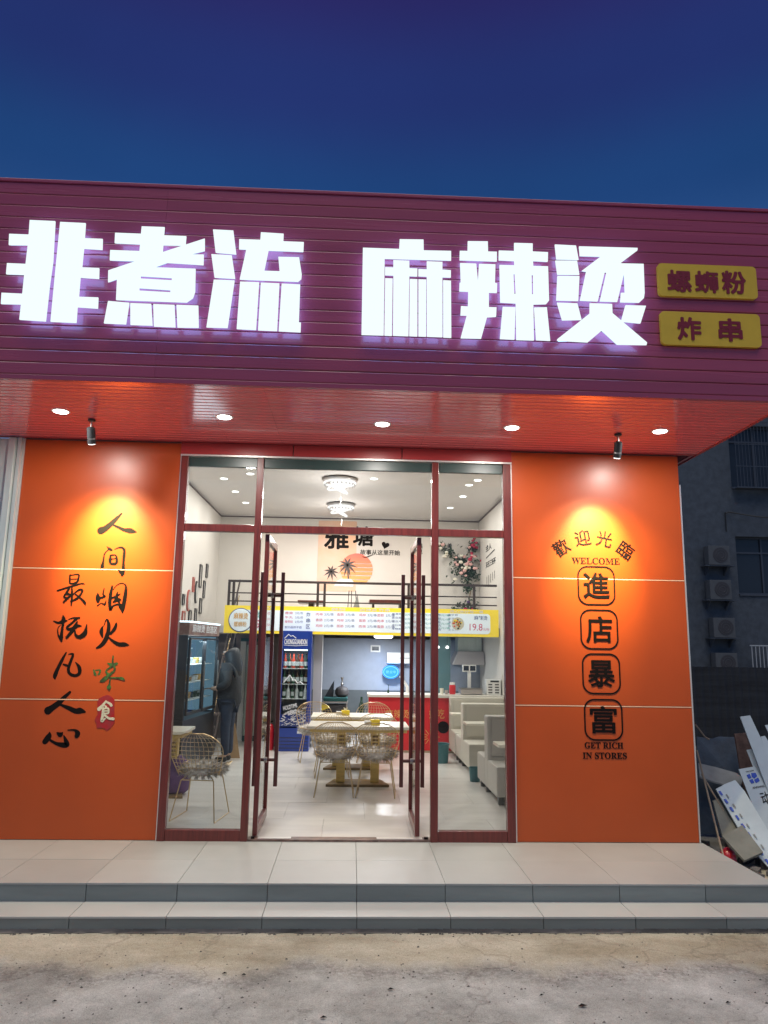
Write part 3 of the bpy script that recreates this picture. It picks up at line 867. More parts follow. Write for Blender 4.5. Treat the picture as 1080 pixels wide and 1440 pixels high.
# neighbour's galvanised front on the left
nb = thing('corrugated_wall', 'pale grey-green ribbed metal sheet wall beside the orange panel with calligraphy', 'metal wall', (-4.5, 0, 0))
b = B()
x = 1.225
prof = []
while x > -2.2:
    prof += [(x, -.03), (x - .02, -.075), (x - .075, -.075), (x - .095, -.03), (x - .16, -.03)]
    x -= .18
for i in range(len(prof) - 1):
    (a, ya), (c, yc) = prof[i], prof[i + 1]
    b.add([(a, ya, -.22), (c, yc, -.22), (c, yc, 3.69), (a, ya, 3.69)], [(0, 1, 2, 3)])
b.build('ribbed_sheet', 'zinc', nb)
box('corner_post', 1.228, 1.262, -.06, .02, -.1, 3.695, 'zinc', nb, .003)
box('backing', -2.2, 1.2, -.02, .02, -.22, 3.69, 'zinc', nb)

# ================================================================ BIG SIGN
names = {'fei': ('非', 'white glowing sign character of two tall bars, each with three side stubs'),
         'zhu': ('煮', 'white glowing sign character with four square dots along its foot'),
         'liu': ('流', 'white glowing sign character with three upright feet, just before the gap in the sign'),
         'ma': ('麻', 'white glowing sign character like a roofed box filled with upright bars'),
         'la': ('辣', 'white glowing sign character of two crossed halves, second from the yellow boards'),
         'tang': ('烫', 'white glowing sign character with two spreading legs, nearest the yellow boards')}
def offset_poly(P, d):
    """moves every corner of a closed outline inwards (d > 0) by d"""
    area = sum(P[i][0] * P[(i + 1) % len(P)][1] - P[(i + 1) % len(P)][0] * P[i][1] for i in range(len(P)))
    sgn = 1 if area > 0 else -1
    out = []
    for i in range(len(P)):
        p0, p1, p2 = Vector(P[i - 1]), Vector(P[i]), Vector(P[(i + 1) % len(P)])
        a, c = (p1 - p0).normalized(), (p2 - p1).normalized()
        n1, n2 = Vector((-a.y, a.x)) * sgn, Vector((-c.y, c.x)) * sgn
        k = n1 + n2
        k = k / max(.35, k.dot(n1)) if k.length > 1e-6 else n1
        out.append(tuple(p1 + k * d))
    return out
def plate(outline, holes, y0, y1, name, m, parent, bev=0.0):
    """flat letter between two depths with real holes"""
    loops = [outline] + holes
    tri = tessellate_polygon([[Vector((x, z, 0)) for x, z in L] for L in loops])
    pts = [p for L in loops for p in L]
    n_ = len(pts)
    b = B()
    b.v = [(x, y0, z) for x, z in pts] + [(x, y1, z) for x, z in pts]
    for t in tri:
        b.f.append(tuple(t))
        b.f.append(tuple(n_ + i for i in reversed(t)))
    k = 0
    for L in loops:
        for i in range(len(L)):
            j = (i + 1) % len(L)
            b.f.append((k + i, k + j, n_ + k + j, n_ + k + i))
        k += len(L)
    return b.build(name, m, parent)
for key, strokes in SIGN.items():
    ch, lab = names[key]
    cx = sum(p[0] for p in strokes[0][0]) / len(strokes[0][0])
    t = thing('sign_letter', lab, 'sign letter', (0, 0, 0), 0, 'glowing characters of the roof sign')
    for outl, holes in strokes:
        sd = plate(offset_poly(outl, .006), [offset_poly(h, -.004) for h in holes], -1.7775, -1.7625, 'letter_case', 'side', t)
        plate(outl, holes, -1.790, -1.778, 'letter_face', 'face', sd)
        plate(offset_poly(outl, .014), [offset_poly(h, -.008) for h in holes], -1.762, -1.759, 'letter_halo_plate', 'back', sd)  # unseen glowing plate added to throw the halo on the fascia
        mx = sum(p[0] for p in outl) / len(outl)
        mz = sum(p[1] for p in outl) / len(outl)

# ---- two yellow boards
def rounded(x0, x1, z0, z1, r, n=5):
    P = []
    for cx, cz, a0 in ((x1 - r, z0 + r, -90), (x1 - r, z1 - r, 0), (x0 + r, z1 - r, 90), (x0 + r, z0 + r, 180)):
        for k in range(n + 1):
            a = R(a0 + 90 * k / n)
            P.append((cx + r * math.cos(a), cz + r * math.sin(a)))
    return P
def out_(x, z):      # where a point of the sign sits on the board's own plane
    return x * 1.0125, (z - 1.75) * 1.0125 + 1.75
for z0, z1, parts_, lab in ((4.525, 4.805, (('螺', 2.455, 2.655, 4.56, 4.75), ('蛳', 2.68, 2.875, 4.56, 4.75), ('粉', 2.90, 3.10, 4.56, 4.76)), 'yellow rounded sign board with three dark red characters, the upper of two on the fascia'),
                       (4.115, 4.395, (('炸', 2.515, 2.71, 4.155, 4.35), ('串', 2.845, 3.04, 4.155, 4.35)), 'yellow rounded sign board with two dark red characters, the lower of two on the fascia')):
    t = thing('sign_board', lab, 'sign board', (0, 0, 0), 0, 'yellow boards at the end of the sign')
    plate([out_(*p) for p in rounded(2.385, 3.19, z0, z1, .035)], [], -1.722, -1.695, 'board', 'yellow', t)
    for ch, a, c, e, f in parts_:
        b = B()
        (a, e), (c, f) = out_(a, e), out_(c, f)
        write(b, ch, a, c, e, f, -1.7235, .003, .045)
        b.build('board_character', 'signred', t)

# ================================================================ LETTERING ON THE PANELS
def catmull(P, m=5):
    if len(P) < 3:
        return [tuple(P[0][k] + (P[-1][k] - P[0][k]) * t / m for k in range(3)) for t in range(m + 1)]
    out = []
    Q = [P[0]] + list(P) + [P[-1]]
    for i in range(1, len(Q) - 2):
        p0, p1, p2, p3 = Q[i - 1], Q[i], Q[i + 1], Q[i + 2]
        for t in range(m):
            s = t / m
            out.append(tuple(.5 * (2 * p1[k] + (p2[k] - p0[k]) * s + (2 * p0[k] - 5 * p1[k] + 4 * p2[k] - p3[k]) * s * s + (3 * p1[k] - p0[k] - 3 * p2[k] + p3[k]) * s ** 3) for k in range(3)))
    out.append(tuple(P[-1]))
    return out
def brush(strokes, name, m, parent, y=-.0045):
    b = B()
    for si, st in enumerate(strokes):
        yy = y - .0006 - .0004 * si
        C = catmull(st)
        L, Rr = [], []
        for i, (x, z, wd) in enumerate(C):
            a, c = C[max(0, i - 1)], C[min(len(C) - 1, i + 1)]
            d = Vector((c[0] - a[0], c[1] - a[1]))
            d = d.normalized() if d.length > 1e-7 else Vector((1, 0))
            h = max(.0018, wd * .60)
            L.append((x - d.y * h, z + d.x * h))
            Rr.append((x + d.y * h, z - d.x * h))
        k = len(b.v)
        n_ = len(C)
        b.v += [(p[0], yy, p[1]) for p in L] + [(p[0], yy, p[1]) for p in Rr]
        b.v += [(p[0], y + .003, p[1]) for p in L] + [(p[0], y + .003, p[1]) for p in Rr]
        for i in range(n_ - 1):
            b.f.append((k + i, k + i + 1, k + n_ + i + 1, k + n_ + i))
            b.f.append((k + i, k + i + 1, k + 2 * n_ + i + 1, k + 2 * n_ + i))
            b.f.append((k + n_ + i, k + n_ + i + 1, k + 3 * n_ + i + 1, k + 3 * n_ + i))
        for (x, z, wd) in (C[0], C[-1]):
            h = max(.0018, wd * .60)
            k = len(b.v)
            b.v += [(x + h * math.cos(q * math.pi / 5), yy - .0001, z + h * math.sin(q * math.pi / 5)) for q in range(10)]
            b.f.append(tuple(range(k, k + 10)))
    return b.build(name, m, parent)
t = thing('wall_calligraphy', 'column of black brush characters ending in a green one, lower end above the red seal', 'wall lettering', (0, 0, 0))
for kk in ('ren1', 'jian', 'yan', 'huo'):
    brush(BRUSH[kk], 'brush_character', 'black', t)
brush(BRUSH['wei'], 'brush_character', 'leafprint', t)['label'] = 'green and black brush character'
t = thing('wall_calligraphy', 'column of five black brush characters without a seal, beside the corrugated metal wall', 'wall lettering', (0, 0, 0))
for kk in ('zui', 'fu', 'fan', 'ren2', 'xin'):
    brush(BRUSH[kk], 'brush_character', 'black', t)
t = thing('seal_emblem', 'ragged dark red seal with one cream brush character, below the green character', 'seal', (0, 0, 0))
plate(SEAL, [], -.0075, -.0042, 'seal_ground', 'sealred', t)
brush(BRUSH['shi'], 'brush_character', 'sealwhite', t, -.0078)

t = thing('welcome_arc', 'arched row of four dark characters over the word WELCOME', 'wall lettering', (0, 0, 0))
for ch, cx, cz, rot in (('歡', 2.055, 2.735, 35), ('迎', 2.272, 2.838, 10), ('光', 2.488, 2.832, -11), ('臨', 2.697, 2.722, -36)):
    b = B()
    write(b, ch, cx - .078, cx + .078, cz - .078, cz + .078, -.006, .003, .012, R(rot))
    b.build('character', 'black', t)
b = B()
write(b, serif('WELCOME'), 2.155, 2.635, 2.578, 2.642, -.006, .003, .004)
b.build('word', 'black', t)
for ch, cx, cz, lab in (('進', 2.392, 2.368, 'square medallion with a dark character, just under the word WELCOME'), ('店', 2.405, 1.945, 'square medallion with a dark character, second below the word WELCOME'),
                   ('暴', 2.41, 1.525, 'square medallion with a dark character, third below the word WELCOME'), ('富', 2.415, 1.098, 'square medallion with a dark character, just above the words GET RICH')):
    t = thing('character_medallion', lab, 'wall lettering', (0, 0, 0), 0, 'four framed characters down the panel')
    hw, hz = .186, .192
    plate(rounded(cx - hw, cx + hw, cz - hz, cz + hz, .10, 8), [rounded(cx - hw + .014, cx + hw - .014, cz - hz + .014, cz + hz - .014, .088, 8)], -.008, -.0042, 'ring', 'black', t)
    b = B()
    write(b, ch, cx - .130, cx + .130, cz - .127, cz + .127, -.006, .003, .020)
    b.build('character', 'black', t)
t = thing('get_rich_lettering', 'two small lines of dark capitals reading GET RICH IN STORES', 'wall lettering', (0, 0, 0))
b = B()
write(b, serif('GET RICH'), 2.225, 2.595, .835, .892, -.006, .003, .006)
b.build('word', 'black', t)
b = B()
write(b, serif('IN STORES'), 2.205, 2.625, .742, .800, -.006, .003, .006)
b.build('word', 'black', t)

# ================================================================ CANOPY LAMPS
for x, y, lab in ((-2.55, -.90, 'round soffit downlight above the calligraphy, next to a black spotlight'), (-1.15, -.87, 'round soffit downlight above the left side light of the glazing'),
                  (.24, -.79, 'round soffit downlight above the middle of the doorway'), (1.41, -.79, 'round soffit downlight above the right side light of the glazing'),
                  (2.76, -.81, 'round soffit downlight nearest the open end of the canopy')):
    t = thing('soffit_downlight', lab, 'downlight', (x, y, CZ0), 0, 'downlights in the red soffit')
    B().lathe([(.062, -.004), (.072, -.006), (.078, -.003), (.078, .004)], (0, 0, 0), 24).build('trim_ring', 'white', t, 0, True)
    B().lathe([(.058, -.009), (.060, -.0045)], (0, 0, 0), 24).build('lens', 'lampw', t)
    area_lamp('lamp', t, (0, 0, -.03), .11, 25, (1.0, .95, .88))
for x, lab, tx in ((-2.36, 'small black spotlight hanging over the brush calligraphy', -2.31), (2.42, 'small black spotlight hanging over the arched welcome lettering', 2.38)):
    t = thing('spotlight', lab, 'spotlight', (x, -.68, CZ0), 0, 'black spotlights under the soffit')
    B().lathe([(.030, 0), (.034, -.006), (.030, -.018)], (0, 0, .0), 14).build('ceiling_mount', 'blackbody', t, 0, True)
    B().tube([(0, 0, -.015), (0, 0, -.075)], .008, 8).build('stem', 'chrome', t)
    a = R(24)
    d = Vector((0, math.sin(a), -math.cos(a)))
    p0 = Vector((0, -.01, -.07))
    hd = B().tube([p0, p0 + d * .01, p0 + d * .012, p0 + d * .15, p0 + d * .155], [.02, .03, .036, .036, .034], 16).build('lamp_head', 'blackbody', t, 0, True)
    B().tube([p0 + d * .156, p0 + d * .160], .029, 16).build('lens', 'lampin', t)
    B().tube([p0 + d * .10, p0 + d * .115], .0372, 16).build('band', 'chrome', t)
    sp = bpy.data.lights.new('spot_lamp', 'SPOT')
    sp.energy = 560 if x < 0 else 640
    sp.spot_size = R(56) if x < 0 else R(53)
    sp.spot_blend = 1.0
    sp.shadow_soft_size = .03
    sp.color = (1.0, .82, .38)
    so = link('spot_lamp', sp, t, tuple(p0 + d * .17))
    tgt = Vector((tx - x, .68, -1.06 if x < 0 else -1.00)) - (p0 + d * .17)
    so.rotation_euler = tgt.to_track_quat('-Z', 'Y').to_euler()
    sq = bpy.data.lights.new('spill_lamp', 'SPOT')       # the weak wide spill of the same reflector
    sq.energy = 170
    sq.spot_size = R(100)
    sq.spot_blend = 1.0
    sq.shadow_soft_size = .03
    sq.color = (1.0, .82, .45)
    sw = link('spill_lamp', sq, t, tuple(p0 + d * .17))
    sw.rotation_euler = Vector((tx - x, .68, -1.7)).to_track_quat('-Z', 'Y').to_euler()

# ================================================================ ROOM
fl = struct(box('floor', XL, XR, .09, YB, -.2, -.012, 'grout'))
y = .092
row = 0
while y < YB - .05:
    y2 = min(y + .80, YB)
    x = XL - .42 * (row % 2)
    while x < XR:
        a, c = max(x, XL), min(x + .84, XR)
        if c - a > .02:
            box('floor_tile', a + .001, c - .001, y + .001, y2 - .001, -.013, r1.uniform(-.0004, .0004), 'floor', fl)
        x += .84
    y = y2
    row += 1
struct(box('inner_wall_left', XL - .1, XL, .232, YB + .1, 0, ZC, 'plaster'))
struct(box('inner_wall_right', XR, XR + .1, .232, YB + .1, 0, ZC, 'plaster'))
struct(box('inner_wall_back', XL, XR, YB, YB + .1, 1.96, ZC, 'plaster'))
struct(box('kitchen_wall', XL, XR, YB, YB + .1, .88, 1.90, 'kitwall'))
struct(box('kitchen_wainscot', XL, XR, YB - .006, YB + .1, 0, .88, 'kitdark'))
struct(box('inner_wall_front', XL, -1.72, .232, .28, 0, ZC, 'plaster'))
struct(box('inner_wall_front_right', 1.58, XR, .232, .28, 0, ZC, 'plaster'))
struct(box('inner_wall_over_door', -1.72, 1.58, .232, .28, 3.60, ZC, 'plaster'))
struct(box('ceiling', XL, XR, .2, YB + .1, ZC, ZC + .08, 'ceiling'))
for nm, a in (('cornice_left', (XL, XL + .012, .3, YB)), ('cornice_right', (XR - .012, XR, .3, YB)), ('cornice_back', (XL, XR, YB - .012, YB))):
    struct(box(nm, *a, ZC - .045, ZC - .02, 'cornice'))
struct(box('cornice_moulding', XL, XR, YB - .07, YB - .013, ZC - .02, ZC - .002, 'ceiling'))
# mezzanine with a slot for the stair on the left
mz = struct(box('mezzanine_floor', -2.15, XR, YM + .03, YB, 1.96, 2.10, 'slabwhite'))
struct(box('mezzanine_landing', XL, -2.15, 7.5, YB, 1.96, 2.10, 'slabwhite'))
# grey partition under the mezzanine with a door
struct(box('partition_wall', -2.15, -1.30, 7.05, 7.15, 0, 1.958, 'brownwall'))
struct(box('partition_return', -1.30, -1.20, 6.35, 7.15, 0, 1.958, 'brownwall'))
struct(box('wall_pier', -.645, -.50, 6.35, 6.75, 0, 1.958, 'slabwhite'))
struct(box('stair_side_wall', XL, -2.16, 7.46, 7.5, 0, 1.958, 'brownwall'))
dr = thing('back_door', 'pale green door with white jamb under the mezzanine behind the glass door', 'door', (-1.92, 7.03, 0))
box('jamb', -.13, -.03, -.03, .015, 0, 1.80, 'doorwhite', dr, .003)
box('leaf', -.02, .36, -.015, .015, .10, 1.74, 'greendoor', dr, .003)
box('kick_plate', -.02, .36, -.02, .014, .005, .098, 'dgreen', dr)
box('head_rail', -.13, .36, -.03, .015, 1.802, 1.86, 'dgreen', dr)
b = B(); write(b, '小心', .05, .14, 1.10, 1.30, -.017, .002, .01); b.build('door_sticker', 'dgreen', dr)

# railing
rl = thing('mezzanine_railing', 'dark iron railing of posts and three rails along the mezzanine edge', 'railing', (0, YM + .06, 2.1))
box('top_rail', -2.19, 2.61, -.025, .025, .735, .775, 'iron', rl, .003)
for z in (.545, .40):
    box('lower_rail', -2.17, 2.61, -.009, .009, z - .01, z + .012, 'iron', rl)
for x in (-2.17, -2.09, -.60, -.48, .92, 1.02, 2.2):
    box('post', x - .022, x + .022, -.020, .020, -.14, .734, 'iron', rl, .002)
# stair up along the left wall
st = thing('staircase', 'steep iron staircase with handrail rising to the mezzanine behind the display cooler', 'stairs', (-2.45, 5.2, 0))
box('stringer', -.29, -.265, 0, .001, 0, .001, 'iron', st)
for sx in (-.27, .27):
    B().slab([(sx - .015, 0, 0), (sx - .015, .22, 0), (sx - .015, 2.3, 1.95), (sx - .015, 2.3, 2.09), (sx - .015, 2.08, 2.09)], (.03, 0, 0)).build('stringer', 'iron', st)
for k in range(10):
    box('tread', -.25, .25, .10 + k * .22, .32 + k * .22, .18 + k * .195, .21 + k * .195, 'brownwall', st)
B().tube([(.27, .05, .92), (.27, 2.2, 2.98)], .018, 8).build('handrail', 'iron', st)
B().tube([(.27, .05, .62), (.27, 2.2, 2.68)], .010, 6).build('mid_rail', 'gold', st)
for k in range(4):
    B().tube([(.27, .10 + k * .62, .1 + k * .55), (.27, .10 + k * .62, .95 + k * .59)], .012, 6).build('baluster', 'iron', st)

# ---- menu banner on the mezzanine edge
bn = thing('menu_banner', 'long yellow and pale blue price banner across the mezzanine edge', 'banner', (0, YM - .02, 0))
box('board', -2.215, 2.62, -.012, .012, 1.94, 2.42, 'banner_y', bn)
rr = [(-1.35, 2.40)]
plate(rounded(-1.90, 2.47, 1.99, 2.345, .06), [], -.0165, -.0125, 'menu_field', 'banner_w', bn)
b = B(); b.lathe([(.20, 0), (.21, .004)], (-1.93, -.023, 2.165), 28, 'y'); b.build('bowl_picture_ring', 'txt_dark', bn)
b = B(); b.lathe([(.19, 0), (.195, .004)], (-1.93, -.028, 2.165), 28, 'y'); b.build('bowl_picture', 'banner_w', bn)
bt = B(); write(bt, '麻辣烫', -2.05, -1.80, 2.18, 2.29, -.0295, .002, .02); write(bt, '螺蛳粉', -2.04, -1.82, 2.05, 2.14, -.0295, .002, .01)
bt.build('bowl_print', 'goldprint', bn)
b = B()
write(b, '烫', -1.66, -1.58, 2.20, 2.31, -.018, .001, .01)
for k, x in enumerate((.95, 1.25, 1.55)):
    for j in range(4):
        write(b, '2元/串', x, x + .20, 2.29 - j * .075, 2.33 - j * .075, -.018, .001, .0)
b.build('print_teal', 'txt_teal', bn)
b = B()
for j, ch in enumerate('炸串区'):
    write(b, ch, -.785, -.715, 2.245 - j * .105, 2.32 - j * .105, -.018, .001, .01)
for j, (l1, l2) in enumerate((('香菜', '2元/份'), ('牛丸', '2元/份'), ('海带结', '2元/份'), ('金针菇拼平菇', ''))):
    if j == 3:
        write(b, l1, -1.16, -.86, 2.035, 2.08, -.018, .001, .0)
    else:
        write(b, l2, -.98, -.84, 2.28 - j * .075, 2.325 - j * .075, -.018, .001, .0)
for j in range(3):
    for k, x in enumerate((-.62, -.25, .14, .46)):
        write(b, '2元/串', x + .15, x + .31, 2.265 - j * .10, 2.315 - j * .10, -.018, .001, .0)
for j in range(5):
    for k, x in enumerate((.72, 1.10, 1.42, 1.72)):
        write(b, ('里脊肉', '鱼豆腐', '土豆片', '金针菇', '年糕条')[(j + k) % 5], x, x + .17, 2.30 - j * .065, 2.335 - j * .065, -.018, .001, .0)
write(b, '麻辣烫', 2.18, 2.42, 2.235, 2.31, -.018, .001, .005)
b.build('print_navy', 'txt_dark', bn)
b = B()
write(b, '9', -1.655, -1.585, 2.03, 2.17, -.018, .001, .01)
for j, l1 in enumerate(('香菜', '牛丸', '海带结')):
    write(b, l1, -1.16, -1.02, 2.28 - j * .075, 2.325 - j * .075, -.018, .001, .0)
for j in range(3):
    for k, x in enumerate((-.62, -.25, .14, .46)):
        write(b, ('肉串', '香肠', '鸡柳', '面筋')[(j + k) % 4], x, x + .12, 2.265 - j * .10, 2.315 - j * .10, -.018, .001, .0)
write(b, '19.8', 2.10, 2.33, 2.05, 2.17, -.018, .001, .0)
write(b, '元/份', 2.34, 2.45, 2.05, 2.10, -.018, .001, .0)
b.build('print_red', 'txt_red', bn)
b = B()
write(b, '麻辣烫 炸串', .15, .68, 2.355, 2.405, -.014, .002, .01)
write(b, '健康美味', -.35, -.10, 2.355, 2.405, -.014, .002, .01)
write(b, '用心做好每一餐', 1.75, 2.35, 2.355, 2.405, -.014, .002, .01)
b.build('print_white', 'white', bn)
box('food_photo', 1.76, 2.02, -.0185, -.0170, 2.03, 2.30, 'banner_w', bn)
B().lathe([(.105, 0), (.112, -.003)], (1.89, -.0188, 2.165), 24, 'y').build('bowl_photo', 'sealwhite', bn)
for cname, cnt in (('leaf', 9), ('redcounter', 9), ('yellowbox', 8), ('food', 9)):
    fb = B()
    for k in range(cnt):
        a = r1.uniform(0, 6.28); q = r1.uniform(0, .085)
        fb.lathe([(.016, 0), (.012, -.003)], (1.89 + q * math.cos(a), -.0225 - .0003 * k, 2.165 + q * math.sin(a)), 6, 'y')
    fb.build('food_pieces', cname, bn)

# ---- wall decoration on the back wall upstairs
Y = YB - .004
ml = thing('wall_mural', 'painted sunset with palm trees and black characters on the back wall upstairs', 'mural', (0, 0, 0))
plate(rounded(-.72, .08, 2.85, ZC - .08, .03), [], Y - .003, Y, 'peach_field', 'peach', ml)
SX, SZ, SR = .09, 3.31, .335
sb = B()
ang = [R(a) for a in range(0, 181, 6)]
def seg(z0, z1):
    P = []
    for k in range(9):
        z = z0 + (z1 - z0) * k / 8
        P.append((SX + math.sqrt(max(0, SR ** 2 - (z - SZ) ** 2)), Y - .004, z))
    for k in range(9):
        z = z1 + (z0 - z1) * k / 8
        P.append((SX - math.sqrt(max(0, SR ** 2 - (z - SZ) ** 2)), Y - .004, z))
    sb.slab(P, (0, -.004, 0))
for z0, z1 in ((.13, .333), (.055, .115), (-.03, .035), (-.11, -.05), (-.20, -.135), (-.28, -.22)):
    seg(SZ + z0, SZ + z1)
sb.build('sun', 'sunset', ml)
pm = B()
def palm(cx, cz, s, n_=9, trunk=0):
    for k in range(n_):
        a = R(-20 + k * 220 / (n_ - 1)) if trunk else R(k * 360 / n_)
        P = []
        for j in range(6):
            t = j / 5
            P.append((cx + math.cos(a) * s * t, Y - .0095, cz + math.sin(a) * s * t - (.25 * s * t * t)))
        wd = .055 * s + .01
        nrm = Vector((-math.sin(a), 0, math.cos(a)))
        up_ = [tuple(Vector(p) + nrm * wd * math.sin(math.pi * min(1, j / 5 + .1))) for j, p in enumerate(P)]
        dn_ = [tuple(Vector(p) - nrm * wd * math.sin(math.pi * min(1, j / 5 + .1))) for j, p in enumerate(P)]
        pm.add(up_ + dn_, [(j, j + 1, j + 7, j + 6) for j in range(5)])
palm(-.43, 3.26, .17)
palm(-.10, 3.40, .22, 10)
pm.add([(-.115, Y - .009, 3.40), (-.09, Y - .009, 3.40), (-.04, Y - .009, 2.95), (-.075, Y - .009, 2.95)], [(0, 1, 2, 3)])
pm.build('palm_trees', 'iron', ml)
b = B()
b.slab([(-.36, Y - .010, 2.96), (.02, Y - .010, 2.95), (.05, Y - .010, 3.04), (-.02, Y - .010, 3.11), (-.22, Y - .010, 3.11), (-.33, Y - .010, 3.05)], (0, -.003, 0))
b.build('painted_van', 'offwhite', ml)
b = B()
write(b, '雅', -.60, -.08, 3.72, 4.20, Y - .002, .004, .04)
write(b, '塘', .00, .44, 3.80, 4.22, Y - .002, .004, .04)
b.build('large_characters', 'black', ml)
b = B(); write(b, '故事从这里开始', .16, .99, 3.62, 3.73, Y - .002, .003, .012); b.build('slogan', 'black', ml)
hp = []
for k in range(24):
    a = 2 * math.pi * k / 24
    hx = 16 * math.sin(a) ** 3
    hz = 13 * math.cos(a) - 5 * math.cos(2 * a) - 2 * math.cos(3 * a) - math.cos(4 * a)
    c, s = math.cos(.25), math.sin(.25)
    hp.append((.68 + (hx * c + hz * s) * .0052, Y - .002, 3.83 + (hz * c - hx * s) * .0052))
B().slab(hp, (0, -.004, 0)).build('heart', 'black', ml)
b = B()
b.tube([(.20, Y - .012, 3.63 - .05), (.27, Y - .012, 3.56), (.34, Y - .012, 3.59), (.42, Y - .012, 3.62)], [.004, .009, .010, .003], 5)
b.build('painted_bird', 'black', ml)
t = thing('wall_writing', 'short upright lines of black characters on the back wall beside the rose vine', 'wall lettering', (0, 0, 0))
b = B()
for j, ch in enumerate('遇见'):
    write(b, ch, 1.36, 1.46, 3.78 - j * .12, 3.88 - j * .12, Y - .002, .003, .01)
b.build('characters', 'black', t)
b = B()
for j, ch in enumerate('美好'):
    write(b, ch, 1.98, 2.08, 3.80 - j * .12, 3.90 - j * .12, Y - .002, .003, .01)
b.build('characters', 'black', t)
t = thing('wall_writing', 'slanting black characters and strokes on the right side wall upstairs', 'wall lettering', (0, 0, 0))
b = B()
xw = XR - .003
write(b, '人生', 6.75, 7.35, 3.62, 3.74, xw, .003, .01, 0, 'x')
write(b, '不过三万天', 6.35, 7.35, 3.30, 3.42, xw, .003, .01, 0, 'x')
for k in range(5):
    b.box(xw - .002, xw, 6.45 + k * .2, 6.48 + k * .2, 3.02 - .02 * k, 3.17 - .01 * k)
b.tube([(xw, 6.45, 3.56), (xw, 7.3, 3.50)], .009, 5)
b.build('characters', 'black', t)

# photographs on the left wall
fr_pts = [(6.35, 2.95, .09, .21, 'd'), (6.91, 3.10, .08, .13, 'd'), (5.79, 2.75, .06, .13, 'r'), (6.06, 2.64, .11, .22, 'o'), (6.74, 2.74, .08, .16, 'd'),
          (5.48, 2.46, .12, .20, 'ro'), (5.10, 2.45, .07, .09, 'd'), (6.50, 2.42, .09, .14, 'd'), (5.18, 2.13, .10, .14, 'r'), (5.66, 2.15, .09, .16, 'd'), (6.12, 2.19, .08, .17, 'd')]
fr_lab = ['tall dark framed photo, second highest on the left wall upstairs', 'small dark framed photo, highest and farthest along the left wall', 'small reddish framed photo above the two oval ones on the left wall',
          'dark oval framed photo in the middle of the left wall display', 'slim dark framed photo nearest the corner below the highest one', 'round reddish framed photo on the left wall', 'smallest dark framed photo nearest the window on the left wall',
          'dark framed photo beneath the slim one near the corner on the left wall', 'reddish framed photo in the bottom row, above the display cooler header', 'dark framed photo between two others in the bottom row on the left wall', 'dark framed photo in the bottom row closest to the stair']
for (yy, zz, hy, hz, kd), lab in zip(fr_pts, fr_lab):
    t = thing('photo_frame', lab, 'photo frame', (XL, yy, zz), 0, 'framed photos on the left wall')
    m_f = 'frame_red' if 'r' in kd else 'frame_dark'
    if 'o' in kd:
        k = 20
        o_ = [(.001, hy * math.cos(2 * math.pi * i / k), hz * .9 * math.sin(2 * math.pi * i / k)) for i in range(k)]
        i_ = [(.026, (hy - .03) * math.cos(2 * math.pi * i / k), (hz * .9 - .03) * math.sin(2 * math.pi * i / k)) for i in range(k)]
        B().slab(o_, (.024, 0, 0)).build('frame', m_f, t)
        B().slab(i_, (.004, 0, 0)).build('photo', 'photo', t)
    else:
        B().box(.001, .025, -hy, hy, -hz, -hz + .025).box(.001, .025, -hy, hy, hz - .025, hz).box(.001, .025, -hy, -hy + .025, -hz + .026, hz - .026).box(.001, .025, hy - .025, hy, -hz + .026, hz - .026).build('frame', m_f, t)
        B().box(.002, .012, -hy + .026, hy - .026, -hz + .026, hz - .026).build('photo', 'photo', t)

# climbing roses in the back right corner
vn = thing('rose_vine', 'climbing artificial roses in red, pink and cream in the upstairs corner', 'rose vine', (2.4, YB - .1, 2.1))
stem = [(0, .02, 0), (-.02, .0, .45), (.05, -.02, .8), (-.02, .0, 1.15), (-.08, .02, 1.45), (.10, .02, 1.75), (.2, .03, 2.0)]
B().tube(stem, .012, 6).build('stem', 'pole', vn)
B().tube([(-.02, 0, 1.2), (-.25, .02, 1.5), (-.45, .03, 1.58), (-.58, .03, 1.75)], .009, 5).build('stem', 'pole', vn)
lv = B()
def leaf_at(b, c, s):
    d = Vector((r1.uniform(-1, 1), r1.uniform(-1, .4), r1.uniform(-1, 1))).normalized()
    u = d.orthogonal().normalized()
    p = Vector(c)
    b.add([p - u * s, p + d * s * .5, p + u * s, p - d * s * .5], [(0, 1, 2, 3)])
cl = [((-.12, -.05, 1.32), .26, 190), ((.02, -.05, 1.15), .22, 120), ((.10, -.04, 1.72), .12, 50), ((-.40, -.02, 1.60), .10, 40), ((-.56, -.02, 1.72), .09, 30), ((0, -.04, .85), .10, 40), ((.0, -.05, .45), .20, 90), ((-.22, -.03, .42), .12, 30)]
for c, s, n_ in cl:
    for _ in range(int(n_ * 1.7)):
        leaf_at(lv, (c[0] + r1.gauss(0, s * .5), c[1] + r1.gauss(0, .04), c[2] + r1.gauss(0, s * .5)), r1.uniform(.022, .048))
tag(lv.build('leaves', 'leaf', vn), kind='stuff')
